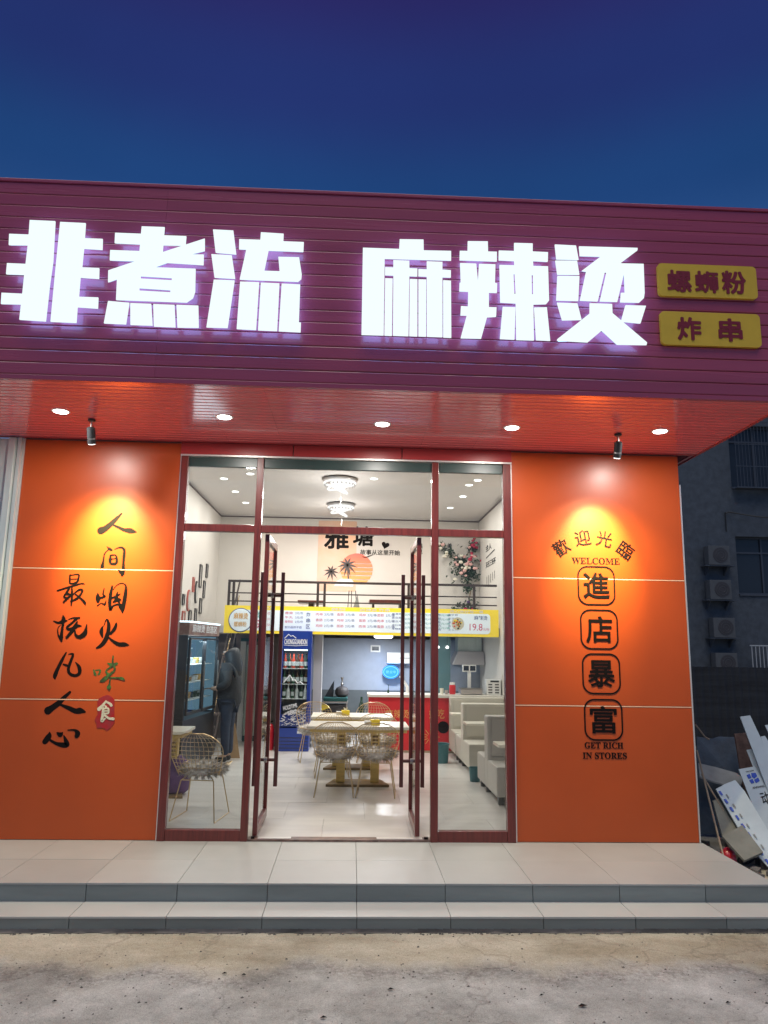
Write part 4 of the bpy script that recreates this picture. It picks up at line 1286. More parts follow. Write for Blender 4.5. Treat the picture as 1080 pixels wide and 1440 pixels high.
for c, s, n_, cols in (((-.12, -.12, 1.32), .24, 20, ('rosew', 'rosep', 'rosew')), ((.08, -.12, 1.45), .16, 12, ('rose', 'rosep')), ((.10, -.10, 1.75), .13, 14, ('rose', 'rose', 'rosep')), ((-.45, -.08, 1.55), .06, 4, ('rosew',)), ((-.55, -.08, 1.72), .07, 4, ('rosew', 'rosep')), ((.06, -.1, .45), .14, 5, ('rose', 'purple'))):
    for _ in range(n_):
        b = B()
        q = r1.uniform(.028, .046)
        cc = (c[0] + r1.gauss(0, s * .5), c[1] + r1.gauss(0, .02), c[2] + r1.gauss(0, s * .5))
        b.lathe([(.2 * q, -q), (.9 * q, -.5 * q), (q, 0), (.7 * q, .5 * q), (.3 * q, .55 * q)], cc, 7)
        b.build('rose', r1.choice(cols), vn, 0, True)

# ---- ceiling lamps
for x, y, lab in ((-2.12, 4.70, 'ceiling downlight nearest the left wall in the left top light'), (-1.64, 4.30, 'ceiling downlight closest to the left mullion'), (-2.09, 5.72, 'ceiling downlight over the stair, second along the left wall'),
                  (-2.05, 6.75, 'ceiling downlight over the stair head, farthest along the left wall'), (.32, 4.43, 'ceiling downlight beside the larger crystal lamp'), (1.98, 4.35, 'ceiling downlight nearest the glass in the right top light'),
                  (1.90, 4.72, 'ceiling downlight just behind the nearest one in the right top light'), (1.94, 5.67, 'ceiling downlight third from the glass on the right'), (1.86, 6.78, 'ceiling downlight farthest from the glass on the right')):
    t = thing('ceiling_downlight', lab, 'downlight', (x, y, ZC), 0, 'downlights in the white ceiling')
    B().lathe([(.06, -.003), (.075, -.005), (.08, 0)], (0, 0, 0), 18).build('trim_ring', 'white', t, 0, True)
    B().lathe([(.055, -.008), (.057, -.004)], (0, 0, 0), 18).build('lens', 'lampin', t)
    area_lamp('lamp', t, (0, 0, -.03), .12, 14, (1.0, .955, .90))
for x, y, s, lab in ((-.23, 4.50, 1.0, 'round crystal ceiling lamp nearer the door'), (-.24, 6.65, .95, 'round crystal ceiling lamp nearer the back wall')):
    t = thing('crystal_lamp', lab, 'ceiling lamp', (x, y, ZC), 0, 'crystal ceiling lamps')
    B().lathe([(.27 * s, 0), (.29 * s, -.02), (.27 * s, -.04)], (0, 0, 0), 28).build('chrome_plate', 'chrome', t, 0, True)
    for q, zz, tl in ((.25, -.075, .0), (.19, -.125, .05), (.12, -.175, -.06)):
        B().tube([(q * s * math.cos(k * math.pi / 14), q * s * math.sin(k * math.pi / 14), zz + tl * math.cos(k * math.pi / 14)) for k in range(28)], .017, 8, True).build('crystal_ring', 'crystal', t)
    B().lathe([(.10 * s, -.045), (.16 * s, -.07), (.05 * s, -.10)], (0, 0, 0), 20).build('lamp_bowl', 'crystal', t)
    for k in range(22):
        a = 2 * math.pi * k / 22
        B().lathe([(.002, -.035), (.012, -.018), (.002, 0)], (.245 * s * math.cos(a), .245 * s * math.sin(a), -.095), 5).build('crystal_drop', 'steel', t)
    B().tube([(0.02, 0, -.19), (.02, 0, -.42)], .002, 4).build('pull_cord', 'white', t)
    pl = bpy.data.lights.new('lamp', 'POINT')
    pl.energy = 26
    pl.shadow_soft_size = .15
    pl.color = (1.0, .95, .91)
    link('lamp', pl, t, (0, 0, -.62))
    area_lamp('lamp', t, (0, 0, -.30), .5, 44, (1.0, .955, .91))
t = thing('kitchen_ceiling_lamp', 'flat round lit lamp under the mezzanine above the kitchen', 'ceiling lamp', (.62, 7.0, 1.958))
B().lathe([(.17, 0), (.18, -.03), (.15, -.055)], (0, 0, 0), 24).build('diffuser', 'lampin', t, 0, True)
area_lamp('lamp', t, (0, 0, -.08), .3, 52, (.90, .95, 1.0))

# ================================================================ FURNITURE
def make_chair():
    t = thing('wire_chair', 'gold wire chair', 'chair')
    W = B()
    def S(u, v):           # u -1..1 across, v 0 seat front .. 1 back top
        if v < .42:
            q = v / .42
            yy = -.24 + .40 * q
            zz = .455 - .05 * math.sin(q * math.pi * .6) + .02
            wd = .24 - .03 * q
            dish = .05
        else:
            q = (v - .42) / .58
            yy = .16 + .10 * q + .06 * math.sin(q * math.pi / 2)
            zz = .43 + .43 * q
            wd = .21 + .075 * math.sin(q * math.pi * .62)
            if q > .55:
                wd *= math.sqrt(max(.0, 1 - ((q - .55) / .47) ** 2)) * .98 + .02
            dish = .06 * (1 - q * .4)
        return (u * wd, yy - dish * u * u * (1 if v > .42 else 0), zz + dish * u * u * (0 if v > .42 else 1))
    nu, nv = 12, 17
    for i in range(1, nu):
        u = -1 + 2 * i / nu
        W.tube([S(u, j / 22) for j in range(23)], .0028, 4)
    for j in range(1, nv):
        v = j / nv
        W.tube([S(-1 + 2 * i / 10, v) for i in range(11)], .0028, 4)
    W.build('wire_shell', 'gold', t)
    rim = [S(-1, j / 26) for j in range(27)] + [S(-1 + 2 * i / 8, 1) for i in range(1, 8)] + [S(1, 1 - j / 26) for j in range(27)] + [S(1 - 2 * i / 8, 0) for i in range(1, 8)]
    B().tube(rim, .0055, 5, True).build('rim', 'gold', t)
    for s in (-1, 1):
        B().tube([(s * .13, -.12, .43), (s * .17, -.15, .40), (s * .23, -.25, .006), (s * .23, .24, .006), (s * .17, .14, .38), (s * .13, .10, .415)], .0065, 6).build('leg_frame', 'gold', t)
    for yy, zz in ((-.15, .40), (.14, .385)):
        B().tube([(-.17, yy, zz), (.17, yy, zz)], .0055, 5).build('cross_bar', 'gold', t)
    # shaggy seat pad
    bm = bmesh.new()
    bmesh.ops.create_icosphere(bm, subdivisions=3, radius=1)
    rr_ = random.Random(5)
    fv, ff = [], []
    for v in bm.verts:
        n_ = v.co.copy()
        v.co = Vector((n_.x * .235, n_.y * .225 - .03, n_.z * .065 + .475)) * 1
        v.co += n_ * rr_.uniform(-.01, .012)
    for _ in range(1500):
        v = rr_.choice(bm.verts[:])
        n_ = Vector((v.co.x / .225, (v.co.y + .03) / .215, (v.co.z - .475) / .065)).normalized()
        d = (n_ + Vector((rr_.uniform(-.7, .7), rr_.uniform(-.7, .7), rr_.uniform(-.9, .3)))).normalized() * rr_.uniform(.02, .06)
        s_ = n_.orthogonal().normalized() * .005
        p = v.co + Vector((rr_.uniform(-.012, .012), rr_.uniform(-.012, .012), 0))
        k = len(fv)
        fv += [p - s_, p + s_, p + d]
        ff.append((k, k + 1, k + 2))
    me = bpy.data.meshes.new('seat_pad')
    bm.to_mesh(me)
    bm.free()
    me.polygons.foreach_set('use_smooth', [True] * len(me.polygons))
    me.materials.append(MT['fur'])
    pad = link('seat_pad', me, t)
    fm_ = bpy.data.meshes.new('pad_fur')
    fm_.from_pydata([tuple(v) for v in fv], [], ff)
    fm_.materials.append(MT['fur'])
    tag(link('pad_fur', fm_, pad), kind='stuff')
    return t
ch0 = make_chair()
# local -y is the front of the seat; rz turns it
spots = [(-1.50, .92, R(172), 'gold wire chair with shaggy grey pad standing alone behind the left side light'),
         (-.155, 2.18, R(180), 'gold wire chair at the near table with its back to the doorway, cooler side'),
         (.345, 2.16, R(176), 'gold wire chair at the near table with its back to the doorway, counter side'),
         (-.22, 3.46, R(184), 'gold wire chair between the two tables, nearer the cooler'),
         (.40, 3.42, R(178), 'gold wire chair between the two tables, nearer the counter'),
         (-.52, 4.78, R(8), 'gold wire chair facing the door at the far table, in front of the blue cooler'),
         (.38, 4.80, R(-4), 'gold wire chair facing the door at the far table, in front of the red counter')]
for i, (x, y, a, lab) in enumerate(spots):
    o = ch0 if i == 0 else copy_tree(ch0)
    o.location = (x, y, 0)
    o.rotation_euler = (0, 0, a)
    o['label'] = lab
    o['group'] = 'gold wire chairs'

def table(x, y, wd, dp, lab, rz=0):
    t = thing('dining_table', lab, 'table', (x, y, 0), rz, 'white topped dining tables')
    box('tabletop', -wd / 2, wd / 2, -dp / 2, dp / 2, .715, .75, 'marble', t, .005)
    box('top_frame', -wd / 2 + .03, wd / 2 - .03, -dp / 2 + .03, dp / 2 - .03, .675, .714, 'goldwood', t, .004)
    for s in (-1, 1):
        c = s * .22
        box('pedestal', c - .055, c + .055, -.05, .05, .03, .674, 'goldwood', t, .004)
        for k in range(6):
            box('slot', c - .035, c + .035, -.056, -.051, .36 + k * .045, .385 + k * .045, 'browntop', t)
    B().slab([(-.40, -.20, 0), (.40, -.20, 0), (.30, .20, 0), (-.30, .20, 0)], (0, 0, .03)).build('base_plate', 'browntop', t)
    return t
table(.13, 2.84, 1.28, .72, 'white topped table on golden double pedestal, the one nearer the doorway')
table(.05, 4.12, 1.18, .70, 'white topped table on golden double pedestal, the one nearer the kitchen')
table(-2.28, 2.05, .80, .60, 'white topped table in front of the display cooler behind the left side light')
for x, y, lab in ((.34, 2.70, 'yellow tissue box on the near table'), (-.05, 4.05, 'yellow tissue box on the far table')):
    t = thing('tissue_box', lab, 'tissue box', (x, y, .7505), .2, 'yellow tissue boxes')
    box('carton', -.055, .055, -.045, .045, 0, .07, 'yellowbox', t, .003)
    B().add([(-.02, 0, .07), (.02, .01, .07), (.035, .0, .11), (.0, .015, .095), (-.03, .0, .115)], [(0, 1, 3), (1, 2, 3), (0, 3, 4)]).build('tissue', 'white', t)
    tb = thing('napkin_stack', lab.replace('yellow tissue box', 'small stack of white napkins'), 'napkins', (x - .09, y + .02, .7505), 0, 'white napkin stacks')
    box('napkin', -.045, .045, -.04, .04, 0, .05, 'white', tb, .003)
t = thing('storage_tub', 'purple bag stuffed under the table behind the left side light', 'bag', (-2.05, 2.1, 0))
bm_ = B().lathe([(.12, .0), (.18, .05), (.20, .2), (.17, .36), (.08, .44)], (0, 0, 0), 14)
bm_.build('bag', 'purple', t, 0, True)
t = thing('water_jug', 'clear plastic box on the table behind the left side light', 'box', (-2.36, 1.95, .7505))
box('body', -.10, .10, -.08, .08, 0, .10, 'white', t, .006)

# booth benches down the right side
def booth(y0, lab, near=True, far=True, m_='sofa'):
    t = thing('booth_bench', lab, 'booth', (1.69, y0, 0), 0, 'cream booth benches along the right wall')
    L_ = .90
    yb0 = .56 if near else 0
    if near:
        box('seat', 0, L_, .0, .56, .09, .42, m_, t, .02)
        for x in (.06, L_ - .08):
            box('foot', x - .03, x + .03, .04, .10, 0, .088, 'sofaleg', t)
    box('backrest', .0, L_, yb0 + .002, yb0 + .21, .09, .93, m_, t, .018)
    box('back_panel', .05, L_ - .05, yb0 - .012, yb0 + .0, .46, .90, m_, t, .008)
    if far:
        box('seat', 0, L_, yb0 + .214, yb0 + .74, .09, .42, m_, t, .02)
        for x in (.06, L_ - .08):
            for yy in (yb0 + .28, yb0 + .64):
                box('foot', x - .03, x + .03, yy - .03, yy + .03, 0, .088, 'sofaleg', t)
    return t
booth(1.56, 'double sided grey-cream booth bench nearest the glass', m_='sofagrey')
booth(3.55, 'double sided cream booth bench in the middle of the row')
booth(4.93, 'cream booth bench backing onto the kitchen counter', True, False)
for y, lab in ((1.02, 'small booth table nearest the glass with white tissue on it'), (3.20, 'small booth table between the first and second benches'), (4.62, 'small booth table between the second and last benches')):
    t = thing('booth_table', lab, 'table', (2.14, y, 0), 0, 'small tables between the booths')
    box('tabletop', -.60 + .04, .50, -.16, .16, .72, .75, 'marble', t, .004)
    B().tube([(.15, 0, 0.02), (.15, 0, .718)], .03, 10).build('column', 'iron', t)
    B().lathe([(.17, 0), (.17, .018)], (.15, 0, 0), 18).build('foot_plate', 'iron', t)
t = thing('tissue_box', 'white tissue packet on the booth table nearest the glass', 'tissue box', (1.78, 1.05, .7505))
box('carton', -.06, .06, -.04, .04, 0, .05, 'marble', t, .004)
for x, y, s, lab in ((1.44, 4.70, 1.0, 'round teal waste bin beside the last booth bench'), (1.70, 3.12, .62, 'slim teal waste bin between the first two booth benches')):
    t = thing('waste_bin', lab, 'bin', (x, y, 0), 0, 'teal waste bins')
    B().lathe([(.105 * s, 0), (.125 * s, .27 * s), (.131 * s, .275 * s), (.128 * s, .29 * s), (.115 * s, .285 * s), (.1 * s, .05)], (0, 0, 0), 18).build('bin_body', 'tealbin', t, 0, True)

# ================================================================ COOLERS
def bottle_mesh(m_, lab=None, h=.24, r_=.030):
    return B().lathe([(r_, 0), (r_, h * .55), (r_ * .42, h * .75), (r_ * .38, h * .97), (r_ * .42, h)], (0, 0, 0), 8).data('bottle', m_, 0, True)
bk = {k: bottle_mesh(k) for k in ('bottle', 'bottlebrown', 'bottlered', 'white')}
ring = B().lathe([(.0305, .04), (.0305, .11)], (0, 0, 0), 8).data('label', 'bottlelabel')
cl_ = thing('beer_cooler', 'tall blue drinks cooler with white mountain logo, full of bottles', 'drinks cooler', (-.93, 5.76, 0))
box('cabinet_base', -.27, .27, 0, .52, 0, .38, 'blue', cl_, .006)
box('side_panel', -.27, -.235, 0, .52, .382, 1.99, 'blue', cl_, .004)
box('side_panel', .235, .27, 0, .52, .382, 1.99, 'blue', cl_, .004)
box('back_panel', -.234, .234, .48, .52, .382, 1.99, 'coolerback', cl_)
hd = box('header', -.234, .234, -.005, .479, 1.68, 1.99, 'blue', cl_, .004)
b = B()
write(b, 'CHONGGUANDON', -.20, .19, 1.76, 1.85, -.008, .004, .03)
b.tube([(-.20, -.008, 1.86), (-.13, -.008, 1.93), (-.09, -.008, 1.895), (-.06, -.008, 1.91), (.0, -.008, 1.865)], .008, 5)
b.tube([(-.21, -.008, 1.745), (0, -.008, 1.735), (.2, -.008, 1.75)], .005, 5)
b.build('logo', 'offwhite', hd)
df = box('door_frame', -.234, -.214, -.012, -.0055, .40, 1.665, 'blue', cl_)
box('door_frame', .214, .234, -.012, -.0055, .40, 1.665, 'blue', cl_)
box('pane', -.214, .214, -.011, -.008, .40, 1.665, 'coolglass', cl_)
b = B().tube([(-.19, -.016, 1.12), (-.08, -.016, 1.245), (-.03, -.016, 1.16), (.0, -.016, 1.175), (.05, -.016, 1.11), (.09, -.016, 1.14), (.14, -.016, 1.10)], .011, 5)
b.build('mountain_logo', 'offwhite', cl_)
gp = B()
rg = random.Random(11)
for _ in range(90):
    x, z = rg.uniform(-.21, .2), rg.uniform(.42, .76)
    if z > .62 + .25 * (x + .21):
        continue
    a = rg.uniform(-.5, .7)
    l_ = rg.uniform(.015, .04)
    gp.tube([(x - l_ * math.cos(a), -.015, z - l_ * math.sin(a)), (x + l_ * math.cos(a), -.015, z + l_ * math.sin(a))], rg.uniform(.004, .008), 4)
write(gp, 'HOLDTIME', -.18, .06, .69, .76, -.015, .003, .03, .25)
write(gp, 'BEGIN', -.10, .10, .60, .67, -.015, .003, .03, .2)
gp.build('graffiti_print', 'offwhite', cl_)
B().box(-.214, .214, -.0075, -.006, .40, .60).build('blue_film', 'blue', cl_)
box('brand_plate', .07, .20, -.008, -.001, .29, .33, 'offwhite', cl_)
for k in range(4):
    box('louver', -.25, .25, -.004, -.0005, .05 + k * .055, .06 + k * .055, 'blackbody', cl_)
for z, kinds in ((.47, None), (.86, ('bottle', 'white')), (1.10, ('bottle', 'bottlebrown')), (1.36, ('bottlered', 'bottle', 'bottlered', 'bottlebrown'))):
    sh = box('shelf', -.232, .232, .02, .47, z - .012, z, 'shelf', cl_)
    if kinds:
        for j in range(2):
            for k in range(6):
                m_ = kinds[(k + j) % len(kinds)]
                o = link('bottle', bk[m_], sh, (-.18 + k * .072, .07 + j * .11, z + .001))
                link('bottle_label', ring, sh, (-.18 + k * .072, .07 + j * .11, z + .001))
box('cooler_lamp', -.2, .2, .03, .05, 1.655, 1.675, 'cooltube', cl_)
ll = area_lamp('lamp', cl_, (0, .05, 1.64), .3, 3.0, (.9, .95, 1.0))

dc = thing('display_cooler', 'black double-door display cooler with blue-white light along the left wall', 'display cooler', (-2.745, 3.08, 0), R(-5))
W_, D_ = .56, 1.55     # stands with its doors towards +x
box('cabinet_base', 0, W_, 0, D_, 0, .74, 'blackbody', dc, .005)
box('side_panel', 0, W_, 0, .045, .742, 1.86, 'blackbody', dc, .004)
box('side_panel', 0, W_, D_ - .045, D_, .742, 1.86, 'blackbody', dc, .004)
box('back_panel', 0, .04, .046, D_ - .046, .742, 1.86, 'linerglow', dc)  # glow put into the panel to brighten the cooler inside
hd = box('header', 0, W_ + .015, 0, D_, 1.862, 2.03, 'headerdark', dc, .004)
box('lit_strip', .05, W_ + .03, .02, D_ - .02, 2.031, 2.05, 'cooltube', dc)
b = B(); write(b, '麻辣烫 自选区', .15, 1.4, 1.90, 2.01, W_ + .017, .003, .02, 0, 'x'); b.build('header_print', 'offwhite', hd)
for a, c in ((.046, .76), (.79, D_ - .046)):
    box('door_stile', W_, W_ + .03, a, a + .035, .80, 1.83, 'blackbody', dc, .003)
    box('door_stile', W_, W_ + .03, c - .035, c, .80, 1.83, 'blackbody', dc, .003)
    box('door_rail', W_, W_ + .03, a + .036, c - .036, .80, .84, 'blackbody', dc, .003)
    box('door_rail', W_, W_ + .03, a + .036, c - .036, 1.80, 1.83, 'blackbody', dc, .003)
    box('pane', W_ + .01, W_ + .016, a + .035, c - .035, .84, 1.80, 'coolglass', dc)
    box('door_handle', W_ + .031, W_ + .05, c - .03, c - .01, 1.15, 1.5, 'chrome', dc, .002)
box('end_glow_panel', .045, W_ - .02, D_ - .052, D_ - .0455, .76, 1.85, 'linerglow', dc)  # glowing sheet added to brighten the view through the doors
for z in (.98, 1.22, 1.46):
    sh = box('shelf', .05, .50, .05, D_ - .05, z - .01, z, 'shelf', dc)
    for k in range(9):
        q = r1.uniform(.05, .09)
        sb_ = B().lathe([(.05, 0), (.065, q), (.06, q)], (.36, .14 + k * .155, z + .001), 10)
        sb_.build('food_tub', r1.choice(['white', 'food', 'bottle', 'white', 'goldprint']), sh, 0, True)
box('cooler_lamp', W_ - .05, W_ - .03, .1, D_ - .1, 1.80, 1.82, 'cooltube', dc)
al = area_lamp('lamp', dc, (.42, D_ / 2, 1.78), .5, 22, (.75, .90, 1.0))

# fire extinguisher, cardboard, bag
t = thing('fire_extinguisher', 'red fire extinguisher standing left of the blue cooler', 'fire extinguisher', (-1.33, 5.92, 0))
B().lathe([(.072, 0), (.075, .02), (.075, .34), (.05, .41), (.02, .43)], (0, 0, 0), 16).build('cylinder', 'redpaint', t, 0, True)
B().tube([(0, 0, .42), (0, 0, .46), (.05, 0, .47)], .012, 6).build('valve', 'black', t)
B().tube([(0, -.01, .45), (-.06, -.02, .40), (-.08, -.02, .25), (-.078, -.02, .12)], .009, 6).build('hose', 'black', t)
t = thing('cardboard_sheet', 'brown cardboard sheet leaning behind the dark clothed person', 'cardboard', (-1.78, 4.95, 0), R(6))
B().slab([(-.10, 0, 0), (.10, .0, 0), (.00, .12, .50), (-.07, .13, .56)], (0, .012, 0)).build('sheet', 'card', t)
t = thing('plastic_bag', 'bright pink plastic bag hanging behind the dark clothed person', 'bag', (-1.80, 5.0, .80))
B().lathe([(.03, 0), (.055, .04), (.06, .14), (.035, .24), (.012, .30)], (0, 0, 0), 10).build('bag', 'pink', t, 0, True)
B().tube([(0, 0, .29), (0, .10, .52), (0, .22, .56)], .006, 4).build('handle', 'pink', t)

# ================================================================ KITCHEN
ct = thing('counter', 'long service counter with red front and pale top before the kitchen', 'counter', (0, 0, 0))
box('carcass', .33, 2.645, 5.76, 6.28, 0, .90, 'counterbeige', ct)
for a, c in ((.33, 1.13), (1.132, 1.92)):
    box('front_panel', a, c, 5.742, 5.758, .04, .90, 'redcounter', ct, .002)
box('countertop', .31, 2.645, 5.715, 6.32, .902, .95, 'countertop', ct, .006)
b = B()
write(b, '麻辣烫', .62, 1.02, .56, .70, 5.741, .003, .0)
write(b, '好吃', 1.36, 1.62, .56, .72, 5.741, .003, .0)
write(b, '串串', .50, .70, .30, .40, 5.741, .003, .0)
for k in range(12):
    a = 2 * math.pi * k / 12
    b.tube([(1.38 + .05 * math.cos(a), 5.739, .26 + .05 * math.sin(a)), (1.38 + .16 * math.cos(a), 5.739, .26 + .13 * math.sin(a))], .006, 4)
b.build('gold_print', 'goldprint', ct)
b = B().lathe([(.10, 0), (.10, .004)], (1.60, 5.736, .42), 18, 'y'); b.build('round_print', 'black', ct)

t = thing('weighing_scale', 'grey price scale with a display on a tall post on the counter', 'scale', (2.11, 6.02, .951))
box('body', -.19, .19, -.14, .14, .01, .09, 'steel', t, .01)
box('pan', -.20, .20, -.15, .15, .092, .105, 'chrome', t, .004)
box('post', -.028, .028, .10, .13, .106, .40, 'white', t, .004)
box('display_housing', -.12, .12, .085, .14, .38, .50, 'white', t, .008)
box('screen', -.105, -.01, .082, .0845, .40, .485, 'nbdark', t)
box('screen', .01, .105, .082, .0845, .40, .485, 'nbdark', t)
t = thing('button_cabinet', 'white box with two columns of slots on the counter by the right wall', 'cabinet', (2.50, 6.0, .951))
box('case', -.125, .125, -.10, .10, 0, .26, 'white', t, .008)
box('label_strip', -.06, .09, -.103, -.1005, .215, .245, 'nbdark', t)
for k in range(4):
    for x in (-.06, .055):
        box('slot', x - .035, x + .035, -.103, -.1005, .03 + k * .045, .052 + k * .045, 'acdark', t, .0)
t = thing('glass_jar', 'small clear jar with red label on the counter', 'jar', (1.79, 5.98, .951))
B().lathe([(.05, 0), (.055, .02), (.055, .14), (.045, .16)], (0, 0, 0), 14).build('jar', 'redcounter', t, 0, True)
B().lathe([(.048, .161), (.048, .20)], (0, 0, 0), 14).build('lid', 'white', t)
for x, h, lab, m_ in ((1.60, .10, 'small cream pot next to the jar on the counter', 'marble'), (1.68, .07, 'low grey cup between the pot and the jar on the counter', 'steel')):
    t = thing('cup', lab, 'cup', (x, 5.95, .951), 0, 'cups on the counter')
    B().lathe([(.028, 0), (.036, h), (.032, h), (.024, .01)], (0, 0, 0), 12).build('cup', m_, t, 0, True)
t = thing('faucet', 'pale curved sink tap behind the red counter', 'tap', (1.02, 6.2, .951))
B().tube([(0, 0, 0), (0, 0, .10), (-.06, 0, .20), (-.14, -.02, .28)], [.03, .028, .02, .012], 8).build('spout', 'white', t)
t = thing('soap_dispenser', 'thin dark bottle standing at the end of the red counter', 'bottle', (.68, 6.1, .951))
B().lathe([(.02, 0), (.02, .04), (.006, .06), (.005, .14)], (0, 0, 0), 8).build('bottle', 'bottle', t, 0, True)
# oval neon sign
t = thing('neon_sign', 'glowing blue oval sign on the kitchen wall', 'neon sign', (.82, 7.95, 1.25))
el = lambda a, c, n_=28: [(a * math.cos(2 * math.pi * i / n_), c * math.sin(2 * math.pi * i / n_)) for i in range(n_)]
plate(el(.17, .135), [], 0, .05, 'case', 'neon', t)
plate(el(.150, .112), [el(.135, .098)], -.008, -.001, 'ring', 'neonl', t)
b = B(); write(b, '营业中', -.10, .10, -.03, .03, -.006, .003, .01); b.build('writing', 'neonl', t)
nl = area_lamp('lamp', t, (0, -.1, 0), .25, 3, (.1, .4, 1.0), (R(90), 0, 0))
t = thing('range_hood', 'pale metal extractor hood with duct in the kitchen corner', 'range hood', (2.30, 7.75, 0))
B().add([(-.30, -.3, 1.42), (.33, -.3, 1.42), (.33, .38, 1.42), (-.30, .38, 1.42), (-.17, -.14, 1.68), (.33, -.14, 1.68), (.33, .38, 1.68), (-.17, .38, 1.68)],
        [(0, 3, 2, 1), (0, 1, 5, 4), (1, 2, 6, 5), (2, 3, 7, 6), (3, 0, 4, 7), (4, 5, 6, 7)]).build('hood', 'hood', t, .004)
box('duct', -.16, .32, .0, .37, 1.682, 1.955, 'zinc', t, .003)
t = thing('air_conditioner', 'white wall box with a dark line above the blue oval sign', 'air conditioner', (1.0, 7.98, 1.50))
box('body', -.26, .26, -.05, .16, -.08, .13, 'white', t, .012)
box('outlet', -.16, .20, -.053, -.0505, .02, .03, 'acdark', t)
box('pipe', .02, .06, .05, .09, -.62, -.081, 'white', t)
t = thing('wall_vent', 'small dark square vent in a white frame on the kitchen wall', 'vent', (.51, YB - .03, 1.70))
box('frame', -.10, .10, -.01, .02, -.07, .07, 'white', t, .003)
box('grille', -.07, .07, -.016, -.011, -.035, .045, 'nbdark', t)
t = thing('strip_curtain', 'dark green glass partition beside the extractor hood', 'partition', (1.85, 7.6, 0))
box('panel', -.28, .12, -.01, .01, .0, 1.955, mat('green_grey_partition', (.12, .22, .23), .3), t)
for x in (-.16, .02):
    l_ = thing('pendant_bulb', 'small bright bulb in the kitchen, %s' % ('farther from the hood' if x < 0 else 'closer to the hood'), 'bulb', (1.87 + x, 7.45, 1.73), 0, 'small bulbs near the hood')
    B().lathe([(.012, 0), (.03, .01), (.026, .03), (.01, .05)], (0, 0, 0), 10).build('bulb', 'lampin', l_, 0, True)
    B().tube([(0, 0, .05), (0, 0, .228)], .003, 4).build('cord', 'black', l_)
# side table with pots at the kitchen entrance
t = thing('side_rack', 'low steel rack with a dark green cloth at the kitchen entrance', 'rack', (-.24, 7.25, 0))
box('top', -.28, .22, -.2, .2, .70, .725, 'steel', t, .004)
box('cloth', -.24, .21, -.205, .19, .727, .80, 'dgreen', t, .02)
for x in (-.26, .20):
    for y in (-.18, .18):
        box('leg', x - .012, x + .012, y - .012, y + .012, 0, .699, 'steel', t)
box('lower_bin', -.25, .19, -.17, .17, .06, .66, 'acdark', t, .01)
t = thing('cooking_pot', 'round dark pot with shiny lid on the green cloth', 'pot', (-.14, 7.2, .802))
B().lathe([(.08, 0), (.13, .05), (.13, .12), (.10, .17), (.03, .2)], (0, 0, 0), 18).build('pot', 'acdark', t, 0, True)
B().lathe([(.015, .2), (.03, .24), (.01, .28), (.03, .36)], (0, 0, 0), 10).build('knob', 'chrome', t, 0, True)
t = thing('knife_block', 'dark wedge leaning beside the pot on the green cloth', 'knife block', (-.38, 7.2, .802))
B().slab([(-.08, 0, 0), (.08, 0, 0), (.09, 0, .30), (.04, 0, .22)], (0, .10, 0)).build('block', 'nbdark', t)
t = thing('warning_flag', 'small yellow triangular board beside the rack', 'board', (-.43, 6.9, .62))
B().slab([(-.12, 0, .08), (-.10, 0, -.06), (.07, 0, 0), (.06, 0, .04)], (0, .012, 0)).build('board', 'yellowbox', t)
B().tube([(-.10, .006, 0), (-.16, .1, -.1), (-.16, .1, -.62)], .006, 5).build('stand', 'iron', t)
t = thing('stool', 'small dark bottle stand beside the red counter', 'stand', (.22, 6.45, 0))
box('top', -.10, .08, -.09, .09, .52, .54, 'steel', t)
for x in (-.08, .06):
    for y in (-.07, .07):
        box('leg', x - .01, x + .01, y - .01, y + .01, 0, .519, 'blackbody', t)
t = thing('sauce_bottle', 'dark green bottle on the small stand beside the red counter', 'bottle', (.22, 6.45, .541))
B().lathe([(.05, 0), (.05, .17), (.02, .24), (.02, .32)], (0, 0, 0), 12).build('bottle', 'bottle', t, 0, True)
# upstairs furniture glimpsed over the banner
t = thing('upstairs_table', 'dark low table edge showing above the banner, behind the doorway handles', 'table', (.72, 7.2, 2.1))
box('tabletop', -.38, .30, -.3, .3, .46, .52, 'darkwood', t, .004)
for x in (-.30, .22):
    box('leg', x - .02, x + .02, -.2, .2, 0, .459, 'iron', t)
t = thing('upstairs_table', 'dark low table edge showing above the banner, behind the blue cooler', 'table', (-.62, 7.3, 2.1))
box('tabletop', -.40, .10, -.3, .3, .44, .49, 'darkwood', t, .004)
box('leg', -.2, -.1, -.2, .2, 0, .439, 'iron', t)
t = thing('easel', 'thin wire easel with a small grey board upstairs behind the railing', 'easel', (.0, 6.6, 2.1))
for x in (-.08, 0, .12):
    B().tube([(x, 0, 0), (x * .6, .02, .66)], .007, 5).build('leg', 'iron', t)
B().slab([(.02, -.01, .30), (.16, -.01, .30), (.11, .02, .60)], (0, .01, 0)).build('board', 'greysheet', t)

